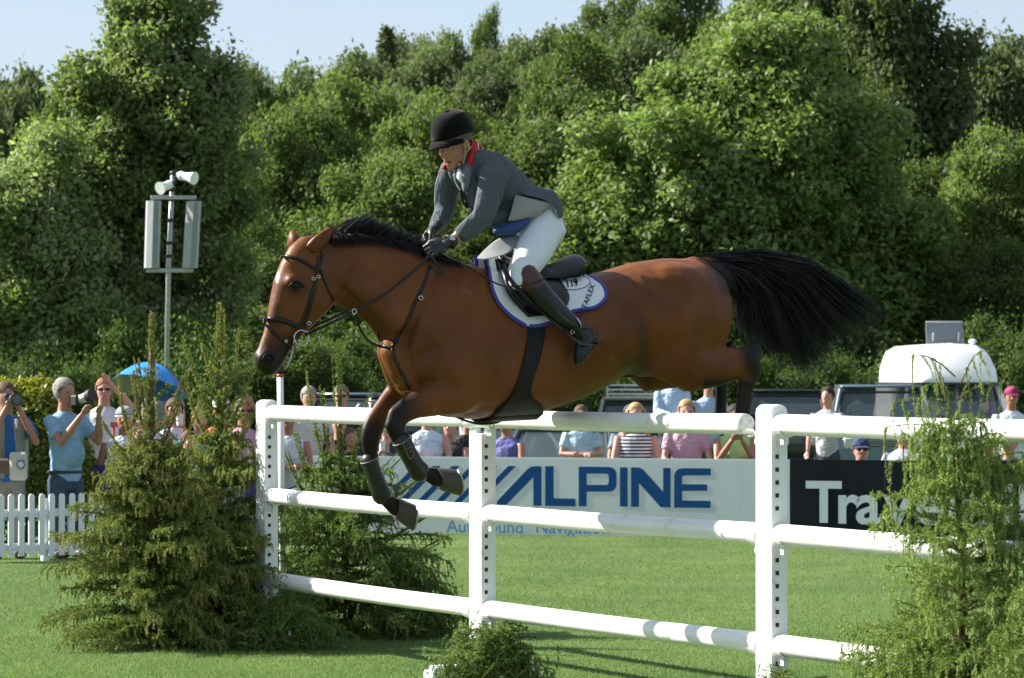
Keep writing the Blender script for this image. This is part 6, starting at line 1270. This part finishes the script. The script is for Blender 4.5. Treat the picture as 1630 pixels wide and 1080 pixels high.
# others, left to right
WHT = (.66, .69, .74); people = [
 ('dark haired man in sunglasses looking over the hedge', 62, 617, 38.20, 0, (.30, .30, .30), 'short', 'dark', dict(glasses=True, skin='tan')),
 ('man in a white polo shading his eyes with one hand beside the pink rail', 166, 622, 35.90, .1, WHT, 'short', 'ginger', dict(arms=('down', 'shade'), glasses=True)),
 ('woman in a white vest top and grey cap behind the left spruce', 198, 668, 35.10, 0, WHT, 'none', 'blond', dict(cap=(.34, .36, .42), skin='tan', pose='sit')),
 ('woman peering out from under the blue umbrella', 260, 600, 44.5, 0, (.25, .25, .3), 'short', 'dark', dict(glasses=True)),
 ('man in a lilac white shirt holding a pale cup behind the left spruces', 278, 655, 35.50, .3, (.55, .58, .72), 'short', 'brown', dict(arms=('rest', 'drink'), pose='sit')),
 ('person in an orange top and white cap between the two spruces', 352, 652, 36.20, 0, (.55, .14, .06), 'short', 'brown', dict(cap=(.62, .66, .64), skin='tan')),
 ('older man in a pale shirt half hidden left of the taller spruce', 226, 690, 35.60, .3, (.50, .52, .56), 'short', 'grey', dict(pose='sit')),
 ('person in a red top behind the second spruce', 372, 690, 35.30, -.2, (.42, .03, .04), 'short', 'dark', dict(pose='sit')),
 ('child in a navy top between the spruces', 300, 704, 34.90, 0, (.03, .04, .14), 'short', 'brown', dict(pose='sit', s=.85)),
 ('person in a turquoise top sitting between the two spruces', 318, 668, 35.30, 0, (.05, .35, .45), 'short', 'brown', dict(pose='sit')),
 ('woman in a pink top shading her eyes left of the first jump post', 388, 656, 35.10, .3, (.52, .30, .42), 'short', 'mouse', dict(arms=('down', 'shade'), glasses=True, skin='tan')),
 ('woman in a white vest just right of the first jump post', 458, 668, 36.10, 0, WHT, 'none', 'brown', dict(skin='tan', pose='sit', arms='fold')),
 ('white haired woman with a flushed face left of the woman in dark glasses', 492, 634, 38.50, .2, (.62, .55, .58), 'short', 'grey', dict(skin='fair')),
 ('fair haired woman in dark glasses and a dark jacket above the top pole', 543, 632, 39.10, 0, (.02, .022, .03), 'long', 'mouse', dict(glasses=True)),
 ('smiling person in a black jacket under the top pole by the spruce', 540, 676, 38.70, 0, (.012, .013, .018), 'long', 'brown', dict(pose='sit', arms='knees')),
 ('hunched child in a black hooded top leaning on the white board', 559, 698, 38.40, .2, (.012, .012, .016), 'long', 'brown', dict(pose='sit', arms='knees', skin='tan', s=.85)),
 ('fair curly person drinking from a white cup between the forelegs', 612, 698, 38.10, 0, (.10, .11, .13), 'short', 'blond', dict(pose='sit', arms=('drink', 'rest'), curly=True, s=.92)),
 ('woman in a white vest with folded arms left of the middle post', 680, 661, 38.10, 0, (.60, .68, .80), 'none', 'brown', dict(arms='fold')),
 ('person in dark clothes bent forward left of the middle post', 717, 680, 38.30, -.3, (.02, .025, .03), 'none', 'dark', dict(pose='sit', arms='knees')),
 ('person in a black top right beside the middle post', 745, 668, 38.60, .2, (.014, .014, .018), 'long', 'blond', dict(pose='sit', arms='rest')),
 ('tanned person in a purple blue vest just right of the middle post', 806, 672, 38.10, -.5, (.10, .11, .30), 'none', 'brown', dict(arms='rest', skin='tan')),
 ('person in a pale blue shirt behind the teal car', 925, 662, 43.6, 0, (.40, .55, .66), 'short', 'brown', dict(arms='fold')),
 ('person in a grey cap sitting in front of the off roader', 1004, 662, 42.0, 0, (.2, .24, .3), 'short', 'dark', dict(cap=(.06, .07, .09))),
 ('long haired woman in a navy and white striped top with hands on the board', 1012, 661, 37.30, 0, 'stripe', 'none', 'blond', dict(long=True, arms='rest', skin='fair')),
 ('man in a blue and white shirt with clasped hands above the jump under the horse', 1070, 598, 45.6, 0, (.42, .54, .72), 'long', 'brown', dict(arms='knees', s=1.0)),
 ('blonde woman in a pink short sleeved blouse with hands on the board', 1093, 656, 37.00, 0, (.60, .34, .42), 'short', 'blond', dict(arms='rest')),
 ('person in a pale blue top standing behind the horse\'s hind legs', 1128, 612, 44.4, .2, (.34, .46, .62), 'short', 'brown', dict(arms='down')),
 ('woman in a lime green top clapping left of the right jump post', 1170, 664, 36.90, 0, (.42, .62, .22), 'none', 'dark', dict(arms='clap', skin='tan')),
 ('dark haired boy in a grey and white T-shirt looking up beside the car', 1317, 632, 42.2, -.5, (.44, .44, .48), 'short', 'dark', dict(arms=('down', 'fore'), s=.92)),
 ('man in a navy cap and dark glasses peeping just over the black board', 1371, 717, 36.60, 0, (.62, .55, .66), 'short', 'brown', dict(cap=(.02, .05, .13), glasses=True, pose='sit')),
 ('person in a grey T-shirt bending down behind the black board', 1438, 690, 37.10, -.6, (.34, .36, .42), 'short', 'brown', dict(arms='rest', pose='sit')),
 ('person in dark sunglasses leaning on the black board behind the right spruce', 1572, 700, 36.10, .2, (.02, .022, .028), 'none', 'brown', dict(arms='fold', skin='tan', pose='sit')),
 ('person in a black vest with bare arms right of the spruce on the black board', 1606, 706, 36.20, -.2, (.015, .015, .02), 'none', 'dark', dict(arms='fold', pose='sit')),
 ('man in a maroon cap and white polo with crossed arms beside the camper', 1610, 633, 43.0, 0, (.64, .70, .78), 'short', 'brown', dict(cap=(.26, .02, .09), arms=('fold', 'fold'), skin='tan')),
]
def stripe_mat():
    m = mat('striped_top', (.6, .6, .6), .85); n = m.node_tree; t = n.nodes.new('ShaderNodeTexCoord'); w = n.nodes.new('ShaderNodeTexWave'); w.bands_direction = 'Z'; w.inputs['Scale'].default_value = 8.5; w.inputs['Distortion'].default_value = .8; w.inputs['Detail Scale'].default_value = .3
    r = n.nodes.new('ShaderNodeValToRGB'); r.color_ramp.interpolation = 'CONSTANT'; r.color_ramp.elements[0].color = (.012, .016, .035, 1); r.color_ramp.elements[1].color = (.68, .70, .72, 1); r.color_ramp.elements[1].position = .5
    n.links.new(t.outputs['Object'], w.inputs['Vector']); n.links.new(w.outputs[0], r.inputs[0]); n.links.new(r.outputs[0], n.nodes['Principled BSDF'].inputs['Base Color']); return m
for lab, px, py, D, rz, topc, slv, hr, kw in people:
    if topc == 'stripe': topc = stripe_mat()
    r_ = person(lab, px, py, D, rz, topc, slv, random.choice([(.03, .04, .07), (.10, .10, .09), (.02, .02, .025)]), hr, **kw)
    if 'drink' in (kw.get('arms') if isinstance(kw.get('arms'), tuple) else ()):
        i = kw['arms'].index('drink'); hp_ = r_[2][i]; cu_ = thing('cup', 'white cup held by the ' + ('fair curly person' if px == 612 else 'man in the lilac white shirt'), 'cup', r_[0].location + hp_ + V(0, -.045, -.03)); mb = MB(); mb.tube([V(0, 0, 0), V(0, 0, .11)], [.030, .040], 14); mb.build('cup', cloth_m((.75, .77, .78)), cu_, world=False, smooth='auto')
# blue and grey golf umbrella
DU = 44; um = thing('umbrella', 'bright blue and grey golf umbrella above the left spruces', 'umbrella', P(262, 640, DU)); c0 = V(0, 0, 0); rib = 8; rad = .50
apex = P(247, 580, DU) - um.location; tl = Matrix.Rotation(R_(12), 3, 'Y') @ Matrix.Rotation(R_(-18), 3, 'X')
ub = [mat('umbrella_blue', (.01, .22, .62), .55), mat('umbrella_grey', (.25, .27, .28), .6), mat('umbrella_navy', (.008, .07, .34), .55)]
for i in range(rib):
    g = []
    for k in range(6):
        e = k / 5; row = []
        for q in range(6):
            a = 2 * math.pi * (i + q / 5) / rib; sag = 1 - .06 * math.sin(math.pi * q / 5) * e; row.append(apex + tl @ V(math.cos(a) * rad * e * sag, math.sin(a) * rad * e * sag, -.33 * e ** 2.0 + .0))
        g.append(row)
    mb = MB(); mb.sheet(g); mb.build('canopy_panel', ub[(0, 2, 1, 1, 0, 0, 0, 2)[i]], um, world=False, smooth=True)
mb = MB(); mb.tube([apex + tl @ V(0, 0, .05), apex + tl @ V(0, 0, -.75)], .008, 6); mb.build('shaft', chrome, um, world=False)
# ---------------------------------------------------------------- cut spruces dressing the jump
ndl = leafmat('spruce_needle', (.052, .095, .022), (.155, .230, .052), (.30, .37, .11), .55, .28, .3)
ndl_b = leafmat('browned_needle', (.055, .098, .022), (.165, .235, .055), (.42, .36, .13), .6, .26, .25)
twigm = mat('twig', (.16, .09, .04), .85, noise=.4, nscale=30)
def spruce(name, label, px, D, segs, m, seed, trunk, nl=.017, dens=1.0, group=None, cat='tree'):
    """segs: shoots as arrays p0,p1,p2 (world), tone, fatness; every shoot carries needles all round"""
    r = np.random.default_rng(seed); t = thing(name, label, cat, (wpx(px, D), D, 0), 0, group); off = A(t.location)
    p0, p1, p2, tone, fat = segs; n = len(p0); ln = np.linalg.norm(p1 - p0, axis=1) + np.linalg.norm(p2 - p1, axis=1)
    cnt = np.maximum(10, (ln / .0021 * dens * fat).astype(int)); idx = np.repeat(np.arange(n), cnt); M_ = len(idx); u = r.random(M_)[:, None]
    a, b, c = p0[idx], p1[idx], p2[idx]; pos = a * (1 - u) ** 2 + b * 2 * u * (1 - u) + c * u * u; tan = unit((b - a) * (1 - u) + (c - b) * u)
    rad = r.normal(0, 1, (M_, 3)); rad = unit(rad - tan * (rad * tan).sum(1, keepdims=True)); d = unit(tan * .75 + rad * .9)
    L = (nl * (.7 + .6 * r.random(M_)) * (1.05 - .35 * u[:, 0]))[:, None]; side = unit(np.cross(d, r.normal(0, 1, (M_, 3)))) * (.00165 * (.8 + .6 * r.random(M_)))[:, None] * (D / 17)
    q = np.stack([pos - side, pos + side, pos + d * L], 1).reshape(-1, 3) - off
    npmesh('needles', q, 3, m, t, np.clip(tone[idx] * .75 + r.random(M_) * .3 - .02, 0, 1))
    # bare wood: three-sided stems inside the shoots
    k = 4; us = np.linspace(0, 1, k)[None, :, None]; path = p0[:, None] * (1 - us) ** 2 + p1[:, None] * 2 * us * (1 - us) + p2[:, None] * us * us
    tt = unit(p2 - p0); e1 = unit(np.cross(tt, r.normal(0, 1, (n, 3)))); e2 = np.cross(tt, e1); w = np.linspace(1, .4, k)[None, :, None] * (.0012 * np.sqrt(fat) + .0032 * (ln > .22))[:, None, None]
    rings = [path + (e1 * math.cos(g) + e2 * math.sin(g))[:, None] * w for g in (0, 2.094, 4.189)]
    qs = []
    for i in range(3):
        A_, B_ = rings[i], rings[(i + 1) % 3]
        for j in range(k - 1): qs.append(np.stack([A_[:, j], B_[:, j], B_[:, j + 1], A_[:, j + 1]], 1))
    npmesh('twigs', np.concatenate(qs).reshape(-1, 3) - off, 4, twigm, t)
    mb = MB(); mb.tube([Vector(p) for p in trunk[0]], trunk[1], 8); mb.build('trunk', twigm, t, smooth=True); return t
def grow(base, top, rad, seed, whorl=.16, nb=7, droop=.5, tipdown=.10, tone=(.25, .9), taper=.85, start=.04, crown_only=None, side=.06, stretch=1.0, leader=0, rise0=0.0):
    """branches in whorls; drooping side twigs along each, brighter hanging tips at the outside"""
    r = np.random.default_rng(seed); base = A(base); top = A(top); Hh = top[2] - base[2]; out = []; z = start
    def add(a, b, c, tn, f): out.append((a, b, c, tn, f))
    while z < Hh - leader:
        f = z / Hh; c = base + (top - base) * f; R0 = rad(f); n_ = max(3, int(nb * (1 - .45 * f)))
        for _ in range(n_):
            az = r.uniform(0, 6.283); L = R0 * (r.uniform(.55, 1.0) if r.random() < .7 else r.uniform(1.0, 1.28)); dir_ = A((math.cos(az), math.sin(az), 0)); rise = rise0 + .35 * f + r.uniform(-.05, .15)
            m_ = c + dir_ * L * .55 + A((0, 0, L * (.30 * rise + .12))); e = c + dir_ * L + A((0, 0, L * (rise - droop * .45)))
            if L > .10:
                k = max(2, int(L / .028)); tn0 = r.uniform(0, .3)
                add(c, m_, e, .15 + .1 * r.random(), .8)
                for i in range(k):
                    u = (i + r.random()) / k * .85 + .15; p = c * (1 - u) ** 2 + m_ * 2 * u * (1 - u) + e * u * u; tg = unit((m_ - c) * (1 - u) + (e - m_) * u)
                    for sgn in (-1, 1):
                        if r.random() < .12: continue
                        sd_ = A((-dir_[1], dir_[0], 0)) * sgn; l2 = side * (1.25 - .7 * u) * r.uniform(.7, 1.4) * (1 + L)
                        q1 = p + (tg * .5 + sd_ * .75) * l2 * .6 + A((0, 0, .02 * l2)); up_ = r.random() < .35; q2 = q1 + (tg * .45 + sd_ * .35) * l2 * .5 + A((0, 0, (tipdown * r.uniform(.1, .5) if up_ else -tipdown * r.uniform(.2, 1.0) * (.5 + .6 * u))))
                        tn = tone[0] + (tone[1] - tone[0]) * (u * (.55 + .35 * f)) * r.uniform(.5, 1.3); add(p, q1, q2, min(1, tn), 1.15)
                        if u > .45 and r.random() < .7:
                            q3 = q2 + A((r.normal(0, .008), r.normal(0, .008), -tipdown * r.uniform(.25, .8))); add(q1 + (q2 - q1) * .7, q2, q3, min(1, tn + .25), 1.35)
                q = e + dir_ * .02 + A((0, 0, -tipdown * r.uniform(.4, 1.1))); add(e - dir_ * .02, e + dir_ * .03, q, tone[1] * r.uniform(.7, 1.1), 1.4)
            else: add(c, m_, e, tone[1] * r.uniform(.5, 1), 1.3)
        z += whorl * (1 - .45 * f) * r.uniform(.7, 1.2)
    return out
def pack(segs): return (A([s[0] for s in segs]), A([s[1] for s in segs]), A([s[2] for s in segs]), A([s[3] for s in segs]), A([s[4] for s in segs]))
def g3(px, py, D): return tuple(P(px, py, D))
def gb_(px, D, z=0): return (wpx(px, D), D, z)
def shoots(list_, seed, tone, n=3, spread=.015, side=.05, dens=14, fat=1.2):
    """long bare-ish leaders with short fuzzy side buds: (px0, py0, px1, py1, px2, py2, D)"""
    r = np.random.default_rng(seed); out = []
    for (x0, y0, x1, y1, x2, y2, D) in list_:
        a, b, c = A(g3(x0, y0, D)), A(g3(x1, y1, D)), A(g3(x2, y2, D))
        for _ in range(n): o_ = r.normal(0, spread, 3); out.append((a, b + o_, c + o_ * 1.2, tone * r.uniform(.7, 1.2), fat))
        k = int(np.linalg.norm(c - a) * dens)
        for i in range(k):
            u = r.uniform(.1, 1); p = a * (1 - u) ** 2 + b * 2 * u * (1 - u) + c * u * u; d = r.normal(0, 1, 3); d[2] = abs(d[2]) * .6 + .2; d /= np.linalg.norm(d); l = side * r.uniform(.5, 1.3) * (1.3 - u)
            out.append((p, p + d * l * .6, p + d * l + A((0, 0, -.02 * r.random())), tone * r.uniform(.6, 1.3), 1.2))
    return out
SPG = 'cut spruces dressing the jump'
# left pair
D1 = 21.55; s1 = grow(gb_(245, D1), g3(242, 705, D1), lambda f: .68 * (1 - f) ** .55 * (.8 + .2 * min(1, f / .12)) + .03, 31, .080, 21, .40, .060, (.15, .95), side=.06, rise0=.12)
s1 += grow(g3(242, 745, D1), g3(238, 520, D1), lambda f: .15 * (1 - f) ** .8 + .015, 131, .075, 6, .05, .03, (.4, .9), side=.035, rise0=.75)
s1 += shoots([(240, 760, 236, 640, 240, 500, D1), (243, 760, 246, 640, 244, 498, D1), (232, 700, 215, 640, 210, 590, D1), (250, 730, 268, 660, 290, 600, D1), (228, 740, 196, 690, 190, 592, D1), (255, 720, 285, 650, 300, 588, D1), (230, 650, 222, 610, 216, 575, D1), (225, 760, 180, 700, 165, 672, D1), (262, 760, 300, 690, 318, 640, D1)], 5, .95, 3, .008, .036, 75)
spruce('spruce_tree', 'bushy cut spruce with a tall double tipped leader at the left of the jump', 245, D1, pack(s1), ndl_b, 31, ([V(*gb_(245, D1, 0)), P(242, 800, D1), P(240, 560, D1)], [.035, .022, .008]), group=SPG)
D2 = 22.0; s2 = grow(gb_(352, D2), g3(350, 690, D2), lambda f: .50 * (1 - f) ** .5 + .03, 32, .080, 19, .36, .058, (.12, .85), side=.055, rise0=.12)
s2 += grow(g3(350, 730, D2), g3(349, 505, D2), lambda f: .15 * (1 - f) ** .8 + .015, 132, .075, 6, .05, .03, (.3, .8), side=.035, rise0=.75)
s2 += shoots([(348, 740, 345, 600, 349, 484, D2), (352, 740, 356, 600, 352, 490, D2), (345, 680, 318, 620, 293, 540, D2), (350, 660, 372, 620, 378, 528, D2), (352, 700, 385, 650, 408, 578, D2), (345, 640, 330, 580, 322, 548, D2), (350, 620, 392, 590, 402, 585, D2), (342, 720, 305, 660, 298, 600, D2), (356, 740, 392, 690, 404, 655, D2)], 6, .85, 3, .008, .040, 75)
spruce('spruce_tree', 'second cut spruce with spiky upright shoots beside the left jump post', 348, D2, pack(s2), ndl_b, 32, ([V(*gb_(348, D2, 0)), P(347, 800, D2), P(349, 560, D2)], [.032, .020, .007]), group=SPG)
# behind the left post
D3 = 22.7; s3 = grow(gb_(560, D3), g3(545, 725, D3), lambda f: .64 * (1 - f ** 2.2) ** .8 + .05, 33, .085, 16, .40, .065, (.10, .75), side=.065)
s3 += shoots([(545, 800, 540, 690, 545, 560, D3), (535, 800, 500, 700, 488, 590, D3), (550, 800, 560, 720, 590, 625, D3), (520, 830, 480, 740, 470, 690, D3), (560, 800, 600, 760, 660, 700, D3), (580, 830, 640, 780, 690, 745, D3), (545, 760, 536, 640, 536, 540, D3), (530, 790, 520, 690, 512, 620, D3), (590, 880, 660, 830, 715, 800, D3), (560, 900, 640, 900, 700, 860, D3), (500, 820, 465, 760, 452, 720, D3)], 7, .85, 3, .012, .055, 60)
s3b = grow(gb_(640, D3 - .2), g3(640, 890, D3 - .2), lambda f: .36 * (1 - f) ** .5 + .03, 34, .085, 15, .5, .09, (.10, .7), side=.06)
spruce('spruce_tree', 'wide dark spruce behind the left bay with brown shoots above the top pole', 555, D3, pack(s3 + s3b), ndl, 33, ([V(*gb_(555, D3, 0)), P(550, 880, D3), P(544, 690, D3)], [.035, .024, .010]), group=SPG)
# right, in front of the poles
D4 = 14.75; s4 = grow(gb_(1538, D4), g3(1522, 668, D4), lambda f: .50 * (1 - f) ** .6 + .05, 35, .080, 13, .45, .085, (.25, .95), side=.07, rise0=.10)
s4 += shoots([(1530, 760, 1520, 660, 1490, 575, D4), (1528, 700, 1522, 640, 1548, 600, D4)], 8, .8, 1, .004, .03, 14)
r5 = np.random.default_rng(9)
for (x0, y0, x1, y1) in ((1515, 645, 1425, 640), (1518, 630, 1470, 615), (1520, 640, 1590, 610), (1520, 690, 1412, 680), (1522, 690, 1570, 665), (1520, 600, 1455, 565), (1530, 610, 1560, 560), (1524, 660, 1448, 655), (1522, 720, 1470, 700), (1526, 720, 1590, 690), (1515, 760, 1420, 735), (1528, 760, 1625, 720), (1520, 745, 1560, 680), (1515, 780, 1440, 690)):
    a = A(g3(x0, y0, D4)); e = A(g3(x1, y1, D4 + r5.uniform(-.15, .1))); m_ = (a + e) / 2 + A((0, 0, .05)); s4.append((a, m_, e, .5, .8)); h_ = e + A((0, 0, -.13 - .12 * r5.random())); s4.append((e, e + (e - m_) * .15, h_, .8, 1.6))
    for u in (.35, .6, .85):
        p = a * (1 - u) ** 2 + m_ * 2 * u * (1 - u) + e * u * u; s4.append((p, p + A((r5.normal(0, .02), r5.normal(0, .02), -.03)), p + A((r5.normal(0, .03), r5.normal(0, .03), -.10 - .08 * r5.random())), .75, 1.5))
spruce('spruce_tree', 'bright green weeping spruce standing in front of the right bay', 1535, D4, pack(s4), ndl, 35, ([V(*gb_(1535, D4, 0)), P(1530, 860, D4), P(1518, 700, D4), P(1500, 600, D4)], [.030, .018, .009, .004]), group=SPG)
D5 = 14.1; s5 = grow(gb_(1655, D5), g3(1650, 900, D5), lambda f: .26 * (1 - f ** 2) ** .7 + .05, 36, .08, 10, .3, .08, (.3, .75), side=.07)
spruce('spruce_tree', 'low spruce with curling yellow green tips in the lower right corner', 1655, D5, pack(s5), ndl, 36, ([V(*gb_(1655, D5, 0)), P(1652, 960, D5)], [.02, .008]), group=SPG)
D7 = 15.0; s7 = grow(gb_(1470, D7), g3(1465, 950, D7), lambda f: .30 * (1 - f ** 2) ** .7 + .04, 38, .08, 10, .4, .085, (.2, .8), side=.065)
spruce('spruce_tree', 'low spreading spruce at the foot of the weeping spruce on the right', 1470, D7, pack(s7), ndl, 38, ([V(*gb_(1470, D7, 0)), P(1466, 980, D7)], [.02, .008]), group=SPG)
# heaps of brushwood at the feet of the posts
def heap(label, px, D, rx, h, seed, n=900, tone=(.1, .6), ry=None):
    r = np.random.default_rng(seed); segs = []
    for _ in range(n):
        a = r.uniform(0, 6.283); e = r.uniform(0, 1) ** .7 * 1.5; R_0 = r.uniform(.5, 1) * (1 + .28 * math.sin(a * 3 + seed) * math.sin(e * 4 + seed * 2)) * (1.25 if r.random() < .08 else 1); d = A((math.cos(a) * math.cos(e), math.sin(a) * math.cos(e), math.sin(e))); p = A(gb_(px, D)) + d * A((rx, ry or rx * .8, h)) * R_0
        t_ = r.normal(0, 1, 3); t_ = t_ - d * t_.dot(d) * .7; t_ /= np.linalg.norm(t_); l = r.uniform(.05, .15) * (1.6 if r.random() < .1 else 1)
        segs.append((p - t_ * l * .5, p + d * .02, p + t_ * l * .5 + A((0, 0, -.02)), r.uniform(*tone), 1.1))
    spruce('brush_heap', label, px, D, pack(segs), ndl, seed, ([V(*gb_(px, D, -.02)) - V(rx * .5, 0, 0), V(*gb_(px, D, h * .5)), V(*gb_(px, D, .05)) + V(rx * .6, 0, 0)], [.008, .007, .005]), group='brushwood heaps round the post feet', cat='brushwood')
heap('round heap of spruce brush at the foot of the middle post', 782, 18.75, .31, .30, 41, 1300, (.1, .75))
heap('small heap of spruce brush at the foot of the right post', 1235, 16.15, .27, .26, 42, 800, (.1, .6))
heap('dark spruce brush lying round the foot of the left post', 455, 21.35, .40, .30, 43, 1000, (.0, .4))
heap('spruce brush low between the left post and the middle post', 640, 22.2, .32, .22, 44, 700, (.0, .45))
